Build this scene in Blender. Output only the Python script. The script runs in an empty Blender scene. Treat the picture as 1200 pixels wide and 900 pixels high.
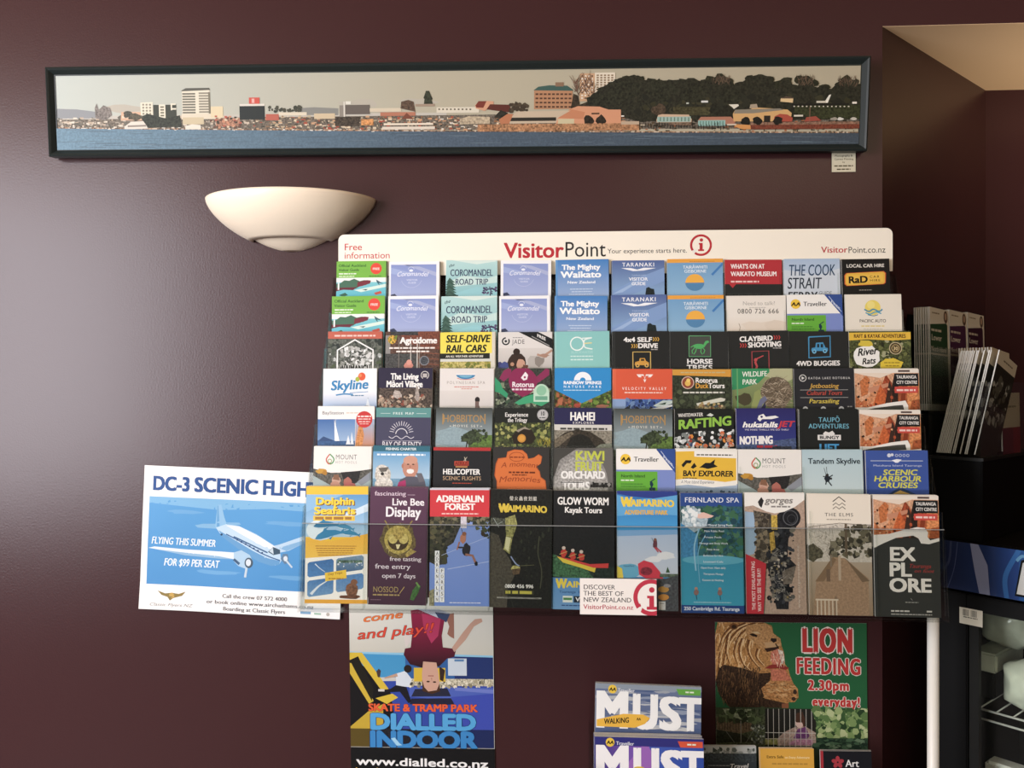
import bpy, bmesh, math, random
from mathutils import Vector, Matrix, Euler
from mathutils.geometry import tessellate_polygon
R = math.radians
SC = bpy.context.scene
COL = SC.collection

# ------------------------------------------------------------------ camera
EYE = 1.58; D = 1.68; F = 970.0; YAW = R(3.4)
cam_d = bpy.data.cameras.new('camera'); cam = bpy.data.objects.new('camera', cam_d); COL.objects.link(cam)
cam.location = (0, -D, EYE); cam.rotation_euler = (R(90), 0, YAW)
cam_d.sensor_fit = 'HORIZONTAL'; cam_d.sensor_width = 36; cam_d.lens = F*36/1200
cam_d.clip_start = .05
SC.camera = cam

# ------------------------------------------------------------------ world, light, exposure
w = bpy.data.worlds.new('world'); SC.world = w; w.use_nodes = True
w.node_tree.nodes['Background'].inputs[0].default_value = (.75, .72, .72, 1)
w.node_tree.nodes['Background'].inputs[1].default_value = .05
def area(name, loc, aim, sx, sy, power, col):
    l = bpy.data.lights.new(name, 'AREA'); l.shape = 'RECTANGLE'; l.size = sx; l.size_y = sy
    l.energy = power; l.color = col
    o = bpy.data.objects.new(name, l); COL.objects.link(o); o.location = loc
    o.rotation_euler = (Vector(aim)-Vector(loc)).to_track_quat('-Z', 'Y').to_euler()
    return o
area('window_daylight', (-2.75, -2.6, 1.85), (0, 0, 1.4), 1.5, 1.9, 190, (.95, .94, 1.0))
area('front_fill', (-.6, -4.2, 2.0), (.15, 0, 1.3), 2.6, 1.1, 26, (1.0, .95, .88))  # unseen front fill, added to even out the light on the rack
area('alcove_ceiling_fill', (1.65, -.6, 1.35), (1.4, .12, 2.3), .4, .3, 2.6, (1.0, .86, .66)).data.spread = R(66)  # added warm uplight, only there to brighten the alcove ceiling
area('ceiling_lamp_warm', (1.0, -2.1, 2.72), (.75, 0, 1.2), 1.2, .6, 11, (1.0, .80, .56))
SC.view_settings.view_transform = 'Standard'; SC.view_settings.look = 'None'
SC.view_settings.exposure = -0.06; SC.view_settings.gamma = 1
SC.view_settings.use_curve_mapping = False
SC.cycles.transparent_max_bounces = 32
SC.cycles.max_bounces = 8

# ------------------------------------------------------------------ helpers
def ray(px, py):
    v = Vector(((px-600)/F, (450-py)/F, -1.0))
    return Euler((R(90), 0, YAW)).to_matrix() @ v
C0 = Vector((0, -D, EYE))
def at(px, py, y=0.0):            # pixel -> point on the plane Y = y
    r = ray(px, py); return C0 + r*((y+D)/r.y)
def atz(px, py, z):               # pixel -> point on the plane Z = z
    r = ray(px, py); return C0 + r*((z-EYE)/r.z)
def lin(c):
    if isinstance(c, str):
        c = c.lstrip('#')
        if len(c) == 3: c = ''.join(k*2 for k in c)
        c = [int(c[i:i+2], 16)/255 for i in (0, 2, 4)]
    return tuple((x/12.92 if x <= .04045 else ((x+.055)/1.055)**2.4) for x in c[:3])
def mat(name, col, rough=.5, spec=.5, metal=0, noise=0, nscale=20, bump=0, bscale=200, coat=0, emit=None):
    m = bpy.data.materials.new(name); m.use_nodes = True; nt = m.node_tree; n = nt.nodes; b = n['Principled BSDF']
    c = (*lin(col), 1); b.inputs['Base Color'].default_value = c
    b.inputs['Roughness'].default_value = rough; b.inputs['Metallic'].default_value = metal
    b.inputs['Specular IOR Level'].default_value = spec; b.inputs['Coat Weight'].default_value = coat
    tc = n.new('ShaderNodeTexCoord')
    nz = n.new('ShaderNodeTexNoise'); nz.inputs['Scale'].default_value = nscale; nz.inputs['Detail'].default_value = 4
    nt.links.new(tc.outputs['Object'], nz.inputs['Vector'])
    hs = n.new('ShaderNodeHueSaturation'); hs.inputs['Color'].default_value = c
    mr = n.new('ShaderNodeMapRange'); mr.inputs[3].default_value = 1-noise; mr.inputs[4].default_value = 1+noise
    nt.links.new(nz.outputs['Fac'], mr.inputs[0]); nt.links.new(mr.outputs[0], hs.inputs['Value'])
    nt.links.new(hs.outputs[0], b.inputs['Base Color'])
    if bump:
        n2 = n.new('ShaderNodeTexNoise'); n2.inputs['Scale'].default_value = bscale; n2.inputs['Detail'].default_value = 3
        nt.links.new(tc.outputs['Object'], n2.inputs['Vector'])
        bp = n.new('ShaderNodeBump'); bp.inputs['Strength'].default_value = bump; bp.inputs['Distance'].default_value = .002
        nt.links.new(n2.outputs['Fac'], bp.inputs['Height']); nt.links.new(bp.outputs[0], b.inputs['Normal'])
    return m
def acrylic(name, tint=(.93, .95, .94), haze=.03, gl=.10):
    m = bpy.data.materials.new(name); m.use_nodes = True; nt = m.node_tree; n = nt.nodes; n.remove(n['Principled BSDF'])
    out = n['Material Output']; t = n.new('ShaderNodeBsdfTransparent'); t.inputs[0].default_value = (*tint, 1)
    g = n.new('ShaderNodeBsdfGlossy'); g.inputs['Roughness'].default_value = .15
    d = n.new('ShaderNodeBsdfDiffuse'); d.inputs[0].default_value = (.75, .76, .74, 1)
    fr = n.new('ShaderNodeFresnel'); fr.inputs[0].default_value = 1.35
    ml = n.new('ShaderNodeMath'); ml.operation = 'MULTIPLY'; ml.inputs[1].default_value = gl*10
    nt.links.new(fr.outputs[0], ml.inputs[0])
    nz = n.new('ShaderNodeTexNoise'); nz.inputs['Scale'].default_value = 9
    mh = n.new('ShaderNodeMath'); mh.operation = 'MULTIPLY'; mh.inputs[1].default_value = haze*2
    nt.links.new(nz.outputs['Fac'], mh.inputs[0])
    a = n.new('ShaderNodeMixShader'); b = n.new('ShaderNodeMixShader')
    nt.links.new(mh.outputs[0], a.inputs[0]); nt.links.new(t.outputs[0], a.inputs[1]); nt.links.new(d.outputs[0], a.inputs[2])
    nt.links.new(ml.outputs[0], b.inputs[0]); nt.links.new(a.outputs[0], b.inputs[1]); nt.links.new(g.outputs[0], b.inputs[2])
    nt.links.new(b.outputs[0], out.inputs[0]); return m
def print_mat(name='printed_paper', rough=.5, coat=.0):
    m = bpy.data.materials.new(name); m.use_nodes = True; nt = m.node_tree; n = nt.nodes; b = n['Principled BSDF']
    at_ = n.new('ShaderNodeAttribute'); at_.attribute_name = 'Col'
    ax = n.new('ShaderNodeAttribute'); ax.attribute_name = 'Fx'
    tc = n.new('ShaderNodeTexCoord')
    nz = n.new('ShaderNodeTexNoise'); nz.inputs['Scale'].default_value = 260; nz.inputs['Detail'].default_value = 5
    nt.links.new(tc.outputs['Object'], nz.inputs['Vector'])
    # value = 1 + Fx*(noise-.5)*k
    s = n.new('ShaderNodeMath'); s.operation = 'SUBTRACT'; s.inputs[1].default_value = .5; nt.links.new(nz.outputs['Fac'], s.inputs[0])
    mu = n.new('ShaderNodeMath'); mu.operation = 'MULTIPLY'; nt.links.new(s.outputs[0], mu.inputs[0]); nt.links.new(ax.outputs['Fac'], mu.inputs[1])
    m2 = n.new('ShaderNodeMath'); m2.operation = 'MULTIPLY_ADD'; m2.inputs[1].default_value = 7; m2.inputs[2].default_value = 1
    nt.links.new(mu.outputs[0], m2.inputs[0])
    mx = n.new('ShaderNodeMath'); mx.operation = 'MAXIMUM'; mx.inputs[1].default_value = .08; nt.links.new(m2.outputs[0], mx.inputs[0])
    vm = n.new('ShaderNodeVectorMath'); vm.operation = 'SCALE'
    nt.links.new(at_.outputs['Color'], vm.inputs[0]); nt.links.new(mx.outputs[0], vm.inputs['Scale'])
    v2 = n.new('ShaderNodeVectorMath'); v2.operation = 'MINIMUM'; v2.inputs[1].default_value = (.85, .85, .85)
    nt.links.new(vm.outputs[0], v2.inputs[0]); nt.links.new(v2.outputs[0], b.inputs['Base Color'])
    b.inputs['Roughness'].default_value = rough; b.inputs['Coat Weight'].default_value = coat
    b.inputs['Specular IOR Level'].default_value = .18
    return m
M = dict(
    wall=mat('maroon_wall_paint', '3a2122', .27, .24, noise=.05, nscale=3, bump=.10, bscale=260),
    cream=mat('cream_ceiling_paint', 'e2c19b', .8, .2, noise=.03, nscale=4, bump=.05),
    floor=mat('grey_floor_vinyl', '6e6660', .6, noise=.1, nscale=12),
    paper=mat('white_paper', 'e8e8e4', .6, .3, noise=.02),
    pages=mat('paper_page_edges', 'c9c8c2', .8, .2, noise=.12, nscale=500),
    white=mat('white_plastic_panel', 'e9e2d2', .45, .4, noise=.01),
    frame=mat('dark_green_black_frame', '1f2625', .42, .28, noise=.08, nscale=60),
    plaster=mat('cream_glazed_ceramic', 'f3e3cb', .35, .45, noise=.02, nscale=5),
    black=mat('black_plastic', '080808', .55, .10, noise=.1),
    black2=mat('black_rubber_seal', '0a0a0a', .7, .3, noise=.1),
    metal=mat('white_enamel_metal', 'd8d5cc', .4, .5, noise=.03),
    wire=mat('white_coated_wire', 'c8c8c4', .35, .6, noise=.02),
    dark=mat('dark_interior_panel', '0e100e', .5, .4, noise=.1),
    card=mat('black_card', '17181a', .5, .3, noise=.05),
    acr=acrylic('clear_acrylic', (.95, .96, .95), .0, .03), acr2=acrylic('clear_acrylic_lip', (.95, .96, .95), .0, .035),
    edge=acrylic('acrylic_cut_edge', (.6, .62, .6), .28, .12),
    glass=acrylic('fridge_door_glass', (.93, .95, .92), .0, .06),
    bag=mat('clear_plastic_wrap', 'd6dacb', .2, .7, noise=.4, nscale=24, bump=1, bscale=26),
    prt=print_mat(), gloss=print_mat('glossy_printed_paper', .2, .25),
)
def tag(o, label=None, cat=None, group=None, kind=None):
    if label: o['label'] = label
    if cat: o['category'] = cat
    if group: o['group'] = group
    if kind: o['kind'] = kind
    return o
def mesh_obj(name, verts, faces, m, parent=None, smooth=False):
    me = bpy.data.meshes.new(name); me.from_pydata([tuple(v) for v in verts], [], faces); me.update()
    if m: me.materials.append(m)
    if smooth:
        for p in me.polygons: p.use_smooth = True
    o = bpy.data.objects.new(name, me); COL.objects.link(o); o.parent = parent
    return o
def empty(name, loc=(0, 0, 0), rot=(0, 0, 0), parent=None):
    o = bpy.data.objects.new(name, None); COL.objects.link(o); o.location = loc; o.rotation_euler = rot
    o.empty_display_size = .05; o.parent = parent; return o
BOXF = [(0, 1, 3, 2), (4, 6, 7, 5), (0, 4, 5, 1), (2, 3, 7, 6), (0, 2, 6, 4), (1, 5, 7, 3)]
def boxv(a, b):
    return [Vector((x, y, z)) for x in (a[0], b[0]) for y in (a[1], b[1]) for z in (a[2], b[2])]
def box(name, a, b, m, parent=None, bev=0, seg=2):
    a, b = [min(p, q) for p, q in zip(a, b)], [max(p, q) for p, q in zip(a, b)]
    bm = bmesh.new(); vs = [bm.verts.new(v) for v in boxv(a, b)]
    for f in BOXF: bm.faces.new([vs[i] for i in f])
    bmesh.ops.recalc_face_normals(bm, faces=bm.faces)
    if bev: bmesh.ops.bevel(bm, geom=list(bm.edges), offset=bev, segments=seg, affect='EDGES')
    me = bpy.data.meshes.new(name); bm.to_mesh(me); bm.free(); me.materials.append(m)
    o = bpy.data.objects.new(name, me); COL.objects.link(o); o.parent = parent; return o
def prism(name, outline, m, thick, parent=None, bev=0, axis=1):
    """outline: (x,z) points; extruded along +Y by thick"""
    bm = bmesh.new(); f = bm.faces.new([bm.verts.new((x, 0, z)) for x, z in outline])
    r = bmesh.ops.extrude_face_region(bm, geom=[f]); bmesh.ops.translate(bm, vec=(0, thick, 0), verts=[v for v in r['geom'] if isinstance(v, bmesh.types.BMVert)])
    bmesh.ops.recalc_face_normals(bm, faces=bm.faces)
    if bev: bmesh.ops.bevel(bm, geom=[e for e in bm.edges if len(e.link_faces) == 2 and e.calc_face_angle() > .6], offset=bev, segments=2, affect='EDGES')
    me = bpy.data.meshes.new(name); bm.to_mesh(me); bm.free(); me.materials.append(m)
    o = bpy.data.objects.new(name, me); COL.objects.link(o); o.parent = parent; return o
def tube(name, pts, r, m, parent=None, n=8):
    V = []; Fs = []; pts = [Vector(p) for p in pts]
    for i, p in enumerate(pts):
        t = (pts[min(i+1, len(pts)-1)]-pts[max(i-1, 0)]).normalized()
        a = t.orthogonal().normalized(); b = t.cross(a)
        for k in range(n):
            an = 2*math.pi*k/n; V.append(p+(a*math.cos(an)+b*math.sin(an))*r)
    for i in range(len(pts)-1):
        for k in range(n):
            Fs.append((i*n+k, i*n+(k+1) % n, (i+1)*n+(k+1) % n, (i+1)*n+k))
    Fs.append(tuple(range(n))[::-1]); Fs.append(tuple((len(pts)-1)*n+k for k in range(n)))
    return mesh_obj(name, V, Fs, m, parent, True)

# ------------------------------------------------------------------ lettering: glyph outlines made once
GL = {}
CHARS = "ABCDEFGHIJKLMNOPQRSTUVWXYZabcdefghijklmnopqrstuvwxyz0123456789.,:;!?'&-+()/$|āōĀŌ螢火蟲夜划艇獨木舟漂流"
WEIGHTS = (0.0,)
BOLD = (0, .012, .022, .034, .046, .062, .082, .11, .14, .17)      # half the extra stroke width, in capital heights
def make_glyphs():
    tmp = []; base = {}
    def tx(s, wgt):
        c = bpy.data.curves.new('t', 'FONT'); c.body = s; c.size = 1; c.offset = wgt; c.resolution_u = 3; c.fill_mode = 'FRONT'
        o = bpy.data.objects.new('t', c); COL.objects.link(o); tmp.append(o); return o
    obs = {}
    for ch in CHARS:
        for i, wg in enumerate(WEIGHTS): obs[ch, i] = tx(ch, wg)
        base[ch] = tx(ch+'I', 0)
    one = tx('I', 0)
    bpy.context.view_layer.update(); dg = bpy.context.evaluated_depsgraph_get()
    def grab(o):
        e = o.evaluated_get(dg); me = e.to_mesh(); me.calc_loop_triangles()
        v = [(p.co.x, p.co.y) for p in me.vertices]; t = [tuple(q.vertices) for q in me.loop_triangles]
        e.to_mesh_clear(); return v, t
    ix = max(p[0] for p in grab(one)[0]); cap = max(p[1] for p in grab(one)[0])
    for ch in CHARS:
        vv = grab(base[ch])[0]; adv = max(p[0] for p in vv)-ix
        for i in range(len(WEIGHTS)):
            v, t = grab(obs[ch, i])
            GL[ch, i] = ([(x/cap, y/cap) for x, y in v], t, adv/cap)
    for o in tmp:
        c = o.data; bpy.data.objects.remove(o); bpy.data.curves.remove(c)
make_glyphs()
def adv(ch): return .42 if ch == ' ' else GL[ch, 0][2]

# ------------------------------------------------------------------ flat print: coloured shapes stacked a few microns apart
DZ = 5e-6
class Art:
    """Flat artwork in its own units: x right, y down."""
    def __init__(s, w=100, h=212, bg='ffffff', fx=0, seed=1):
        s.w, s.h = w, h; s.V = []; s.T = []; s.C = []; s.X = []; s.z = 0; s.dz = 1; s.rnd = random.Random(seed)
        s.rect(0, 0, w, h, bg, fx)
    def tris(s, pts, tri, cols, fx):
        n0 = len(s.V); s.z += s.dz; inside = True
        for x, y in pts:
            if x < -1e-6 or y < -1e-6 or x > s.w+1e-6 or y > s.h+1e-6: inside = False
        if inside:
            for p, c in zip(pts, cols): s.V.append((p[0], p[1], s.z)); s.C.append(c); s.X.append(fx)
            s.T += [tuple(n0+i for i in t) for t in tri]; return
        for t in tri:
            P = [(pts[i][0], pts[i][1], *cols[i]) for i in t]
            for ax, sg, lim in ((0, 1, 0), (0, -1, s.w), (1, 1, 0), (1, -1, s.h)):
                Q = []
                for i in range(len(P)):
                    a, b = P[i], P[(i+1) % len(P)]
                    da = sg*(a[ax]-lim); db = sg*(b[ax]-lim)
                    if da >= 0: Q.append(a)
                    if (da >= 0) != (db >= 0):
                        k = da/(da-db); Q.append(tuple(u+(v-u)*k for u, v in zip(a, b)))
                P = Q
                if len(P) < 3: break
            if len(P) < 3: continue
            m = len(s.V)
            for q in P: s.V.append((q[0], q[1], s.z)); s.C.append(q[2:]); s.X.append(fx)
            s.T += [(m, m+i, m+i+1) for i in range(1, len(P)-1)]
    def _cols(s, pts, c, c2, hor=False):
        c = lin(c)
        if c2 is None: return [c]*len(pts)
        c2 = lin(c2); k = 0 if hor else 1; lo = min(p[k] for p in pts); hi = max(p[k] for p in pts)
        return [tuple(a+(b-a)*(p[k]-lo)/(hi-lo+1e-9) for a, b in zip(c, c2)) for p in pts]
    def poly(s, pts, c, fx=0, c2=None, hor=False):
        pts = [tuple(map(float, p)) for p in pts]
        tri = tessellate_polygon([[Vector((p[0], p[1], 0)) for p in pts]])
        s.tris(pts, tri, s._cols(pts, c, c2, hor), fx); return s
    def rect(s, x0, y0, x1, y1, c, fx=0, c2=None, hor=False):
        pts = [(x0, y0), (x1, y0), (x1, y1), (x0, y1)]
        s.tris(pts, [(0, 1, 2), (0, 2, 3)], s._cols(pts, c, c2, hor), fx); return s
    def ell(s, x, y, rx, ry, c, fx=0, a0=0, a1=360, n=20, c2=None, rot=0):
        cr, sr = math.cos(R(rot)), math.sin(R(rot)); P = []
        for i in range(n+1 if a1-a0 < 360 else n):
            a = R(a0+(a1-a0)*i/n); u, v = rx*math.cos(a), ry*math.sin(a); P.append((x+u*cr-v*sr, y+u*sr+v*cr))
        return s.poly(P, c, fx, c2)
    def circ(s, x, y, r, c, fx=0, **k): return s.ell(x, y, r, r, c, fx, **k)
    def ring(s, x, y, r, t, c, a0=0, a1=360, n=24, ry=None):
        ry = r if ry is None else ry
        return s.line([(x+r*math.cos(R(a0+(a1-a0)*i/n)), y+ry*math.sin(R(a0+(a1-a0)*i/n))) for i in range(n+1)], t, c)
    def line(s, pts, t, c, fx=0, t2=None):
        P = []; T = []; n = len(pts); t2 = t if t2 is None else t2
        for i in range(n):
            a = pts[max(i-1, 0)]; b = pts[min(i+1, n-1)]; dx, dy = b[0]-a[0], b[1]-a[1]; l = math.hypot(dx, dy) or 1
            h = (t+(t2-t)*i/max(1, n-1))/2; nx, ny = -dy/l*h, dx/l*h
            P += [(pts[i][0]+nx, pts[i][1]+ny), (pts[i][0]-nx, pts[i][1]-ny)]
            if i: k = 2*i; T += [(k-2, k-1, k+1), (k-2, k+1, k)]
        s.tris(P, T, [lin(c)]*len(P), fx); return s
    def curve(s, pts, t, c, t2=None, n=8):
        Q = []; m = len(pts)
        for i in range(m-1):
            p0, p1, p2, p3 = pts[max(i-1, 0)], pts[i], pts[i+1], pts[min(i+2, m-1)]
            for k in range(n):
                u = k/n; Q.append(tuple(.5*((2*b)+(-a+c_)*u+(2*a-5*b+4*c_-d)*u*u+(-a+3*b-3*c_+d)*u**3) for a, b, c_, d in zip(p0, p1, p2, p3)))
        Q.append(tuple(pts[-1])); return s.line(Q, t, c, 0, t2)
    def blob(s, x, y, rx, ry, c, fx=0, j=.25, n=12, c2=None, flat=None):
        P = []
        for i in range(n):
            a = 2*math.pi*i/n; k = 1+s.rnd.uniform(-j, j); yy = y+ry*k*math.sin(a)
            if flat is not None: yy = min(yy, flat)
            P.append((x+rx*k*math.cos(a), yy))
        return s.poly(P, c, fx, c2)
    def scat(s, x0, y0, x1, y1, n, cols, r=(1, 3), fx=0, asp=1, inside=None):
        z0 = s.z; s.dz = .35
        for _ in range(n):
            s.z = z0+(_ % 28)*.35+(_//28)*.06
            x, y = s.rnd.uniform(x0, x1), s.rnd.uniform(y0, y1)
            if inside and not inside(x, y): continue
            q = s.rnd.uniform(*r); s.blob(x, y, q*asp, q, s.rnd.choice(cols), fx, .4, 6)
        s.dz = 1; s.z = z0+10; return s
    def hair(s, x0, y0, x1, y1, n, cols, l=(4, 9), ang=(60, 120), t=.7, inside=None):
        z0 = s.z; s.dz = .35
        for _ in range(n):
            s.z = z0+(_ % 28)*.35+(_//28)*.06
            x, y = s.rnd.uniform(x0, x1), s.rnd.uniform(y0, y1)
            if inside and not inside(x, y): continue
            a = R(s.rnd.uniform(*ang)); q = s.rnd.uniform(*l)
            s.line([(x, y), (x+q*math.cos(a), y+q*math.sin(a))], t, s.rnd.choice(cols), 0, t*.3)
        s.dz = 1; s.z = z0+10; return s
    def mic(s, x0, x1, y, h, c, gap=.25):
        x = x0                                    # rows of print too small to read
        while x < x1:
            l = s.rnd.uniform(1.5, 4)*h; s.rect(x, y-h, min(x+l, x1), y, c); x += l+h*gap*2.2
        return s
    def text(s, t, x0, x1, y, cap, c, wt=0, sl=0, track=0, up=0, arc=0, out=None, ow=2, anchor='l', hx=None):
        """fits t between x0 and x1 (x1 None: natural width); y baseline; cap = capital height; up: rise per x; arc: bow"""
        if out:
            s.text(t, x0, x1, y, cap, out, min(wt+ow, len(BOLD)-1), sl, track, up, arc)
        L = sum(adv(ch)+track for ch in t)-track
        if x1 is None: sx = cap*(hx or 1)
        else: sx = (x1-x0)/L
        if anchor == 'c' and x1 is None: x0 -= L*sx/2
        s.z += 1; zz = s.z; cx = 0; tot = L*sx; n = 1 if wt == 0 else 2 if wt < 3 else 5 if wt < 6 else 9
        for k, ch in enumerate(t):
            if ch == ' ': cx += adv(ch)+track; continue
            v, tr, a = GL[ch, 0]; P = []; b = BOLD[wt]*cap; bx = min(b, BOLD[wt]*1.15*sx+.02*cap)
            for gx, gy in v:
                X = x0+(cx+gx+sl*gy)*sx; u = (X-x0)/max(tot, 1e-6)
                P.append((X, y-gy*cap-up*(X-x0)-arc*4*u*(1-u)))
            for i, (ox, oy) in enumerate([(0, 0)] if wt == 0 else [(-bx, 0), (bx, 0)] if wt < 3 else [(0, 0), (-bx, -b*.6), (bx, -b*.6), (-bx, b*.6), (bx, b*.6)]+([(0, -b), (0, b), (-bx*1.2, 0), (bx*1.2, 0)] if wt > 5 else [])):
                s.z = zz-1+(i+n*(k % 2))*.45; s.tris([(px_+ox, py_+oy) for px_, py_ in P], tr, [lin(c)]*len(P), 0)
            cx += a+track
        s.z = zz+n*.9; return s
    def vtext(s, t, x, y0, y1, w_, c, wt=0):
        """text running upward: y0 bottom start, y1 top end, x = baseline (right side), w_ cap size"""
        L = sum(adv(ch) for ch in t); sy = (y0-y1)/L; cx = 0; s.z += 2; zz = s.z
        for ch in t:
            if ch == ' ': cx += adv(ch); continue
            v, tr, a = GL[ch, 0]; b = BOLD[wt]*w_*.4
            for i, o_ in enumerate((0, -b, b)): s.z = zz-1+.4*i; s.tris([(x-gy*w_+o_*.5, y0-(cx+gx)*sy+o_) for gx, gy in v], tr, [lin(c)]*len(v), 0)
            cx += a
        s.z = zz; return s
    def sun(s, x, y, r0, r1, n, t, c, a0=180, a1=360):
        for i in range(n):
            a = R(a0+(a1-a0)*i/(n-1)); s.line([(x+r0*math.cos(a), y+r0*math.sin(a)), (x+r1*math.cos(a), y+r1*math.sin(a))], t, c)
        return s
    def refine(s, lim):
        T = s.T; s.T = []
        while T:
            t = T.pop(); P = [s.V[i] for i in t]
            e = max(range(3), key=lambda k: (P[k][0]-P[(k+1) % 3][0])**2+(P[k][1]-P[(k+1) % 3][1])**2)
            i, j, k = t[e], t[(e+1) % 3], t[(e+2) % 3]
            if (s.V[i][0]-s.V[j][0])**2+(s.V[i][1]-s.V[j][1])**2 < lim*lim: s.T.append(t); continue
            n = len(s.V); s.V.append(tuple((a+b)/2 for a, b in zip(s.V[i], s.V[j]))); s.C.append(tuple((a+b)/2 for a, b in zip(s.C[i], s.C[j]))); s.X.append(s.X[i])
            T += [(i, n, k), (n, j, k)]
        return s
    def build(s, name, parent, width, height=None, m=None, fn=None, y0=0.0, cut=None):
        """plate lies in local XZ (front towards -Y), top-left at the origin"""
        kx = width/s.w; ky = kx if height is None else height/s.h
        V = [((x*kx), y0-1e-4-z*DZ, -(y*ky if cut is None else min(y*ky, cut))) for x, y, z in s.V]
        if fn: V = [fn(*v) for v in V]
        me = bpy.data.meshes.new(name); me.from_pydata(V, [], s.T); me.materials.append(m or M['prt'])
        ca = me.color_attributes.new('Col', 'FLOAT_COLOR', 'POINT')
        fl = [];
        for c in s.C:
            g = .3*c[0]+.5*c[1]+.2*c[2]; fl += [(c[0]*.9+g*.1)*.86, (c[1]*.9+g*.1)*.86, (c[2]*.9+g*.1)*.86, 1.0]
        ca.data.foreach_set('color', fl)
        fa = me.attributes.new('Fx', 'FLOAT', 'POINT'); fa.data.foreach_set('value', [float(x) for x in s.X])
        o = bpy.data.objects.new(name, me); COL.objects.link(o); o.parent = parent
        return o
# ------------------------------------------------------------------ the setting
a0 = at(1037, 31, 0); ZC = a0.z                       # front edge of the alcove ceiling
CX = at(1034, 300, 0).x                               # outside corner where the wall breaks back
bk = atz(1155, 106, ZC); BX, BY = bk.x, bk.y          # inner corner of the alcove
HI = 2.75; XL, XR, YF = -3.2, 3.0, -5.2
def struct(name, V, Fs, m): return tag(mesh_obj(name, V, Fs, m), kind='structure')
T = .12
def wallbox(name, a, b, m):
    return tag(box(name, a, b, m), kind='structure')
wallbox('floor', (XL, YF, -.1), (XR, 1.0, 0), M['floor'])
wallbox('ceiling', (XL, YF, HI), (XR, 1.0, HI+.1), M['cream'])
wallbox('wall_back', (XL, 0, 0), (CX, T, HI), M['wall'])
wallbox('trim_1', (CX, 0, ZC+.0006), (XR, T, HI), M['wall'])            # bulkhead over the alcove
# slanting alcove wall
dx, dy = BX-CX, BY; L_ = math.hypot(dx, dy); nx, ny = -dy/L_*T, dx/L_*T
V = [(CX, .0, 0), (BX, BY, 0), (BX+nx, BY+ny, 0), (CX+nx, ny, 0)]
V = V+[(x, y, ZC+.02) for x, y, z in V]
struct('wall_alcove_left', V, [(0, 1, 5, 4), (1, 2, 6, 5), (2, 3, 7, 6), (3, 0, 4, 7), (4, 5, 6, 7), (0, 3, 2, 1)], M['wall'])
wallbox('wall_alcove_back', (BX, BY, 0), (XR, BY+T, ZC+.02), M['wall'])
wallbox('wall_right', (XR, YF, 0), (XR+T, 1.0, HI), M['wall'])
V = [(CX, .0005, ZC), (XR, .0005, ZC), (XR, BY+.02, ZC), (BX, BY+.02, ZC), (CX, .02, ZC)]
V = V+[(x, y, ZC+.0015) for x, y, z in V]
struct('ceiling_alcove', V, [(0, 4, 3, 2, 1), (5, 6, 7, 8, 9)]+[(i, (i+1) % 5, (i+1) % 5+5, i+5) for i in range(5)], M['cream'])
tag(box('baseboard_back', (XL, -.012, 0), (CX, 0, .1), M['black']), kind='structure')
# ------------------------------------------------------------------ cover artwork, 100 units wide, y down
def auckland():
    a = Art(bg='eef0ea', seed=2)
    a.rect(0, 0, 100, 33, '78bb3d').text('Official Auckland', 4, 60, 11, 5.2, '1f4a2a', 2).text('Visitor Guide', 4, 46, 19.5, 5.2, '1f4a2a', 2)
    a.mic(5, 40, 26, 2.2, 'eef6e4').mic(5, 36, 31, 2, 'd8ecc4').mic(66, 90, 31, 1.8, '3f7a35')
    a.circ(80, 15, 11.5, 'e8442f').text('FREE', 73, 87, 17.5, 4.2, 'ffe9df', 3)
    a.rect(0, 42, 100, 70, '7ccbd3', c2='55b8c9')
    a.poly([(0, 45), (8, 44), (16, 38), (26, 39), (36, 35), (47, 40), (56, 38), (68, 39), (66, 44), (60, 48), (48, 50), (40, 55), (0, 55)], '47705a')
    a.poly([(43, 42), (62, 38), (70, 39), (68, 45), (52, 50), (42, 52)], '7d2f3c')
    a.poly([(0, 53), (42, 52), (34, 58), (14, 57), (0, 60)], '6d2a38')
    a.rect(3, 43, 6, 57, 'eef0ea').poly([(80, 37), (95, 46), (86, 44), (88, 50), (82, 43)], '3c6470')
    a.poly([(36, 58), (100, 46), (100, 52), (50, 62)], 'd9ecdf').poly([(5, 68), (18, 63), (24, 68), (14, 71)], '35614f')
    a.poly([(52, 57), (64, 56), (60, 59)], '33595f').poly([(76, 64), (90, 60), (92, 65), (80, 68)], 'c6503c')
    a.rect(0, 70, 100, 212, '63b9c6', fx=.2); return a
def coro():
    a = Art(bg='f2f3f3', seed=3); a.rect(4, 6, 94, 200, '8798cf', c2='d4dcee')
    a.poly([(4, 6), (30, 6), (94, 30), (94, 22), (60, 10)], 'aab4d8').poly([(4, 12), (50, 24), (40, 30), (4, 24)], '9fb0dc')
    a.ring(44, 17, 6, .6, 'e8ecf7', 190, 350).ell(44, 18, 4, 2.4, 'e9edf8').text('Coromandel', 15, 77, 30, 9, 'f1f3fa', 0, .35, arc=1.5)
    a.text('VISITOR', 35, 57, 38.5, 3.4, 'd6def2', 1).text('GUIDE', 38, 54, 44, 3.4, 'd6def2', 1).ring(45, 31, 21, .5, 'c4cce9', 20, 160)
    a.poly([(4, 66), (12, 64), (18, 70), (4, 72)], '3c4460').rect(4, 74, 94, 200, '6d86a8', .2); return a
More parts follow.
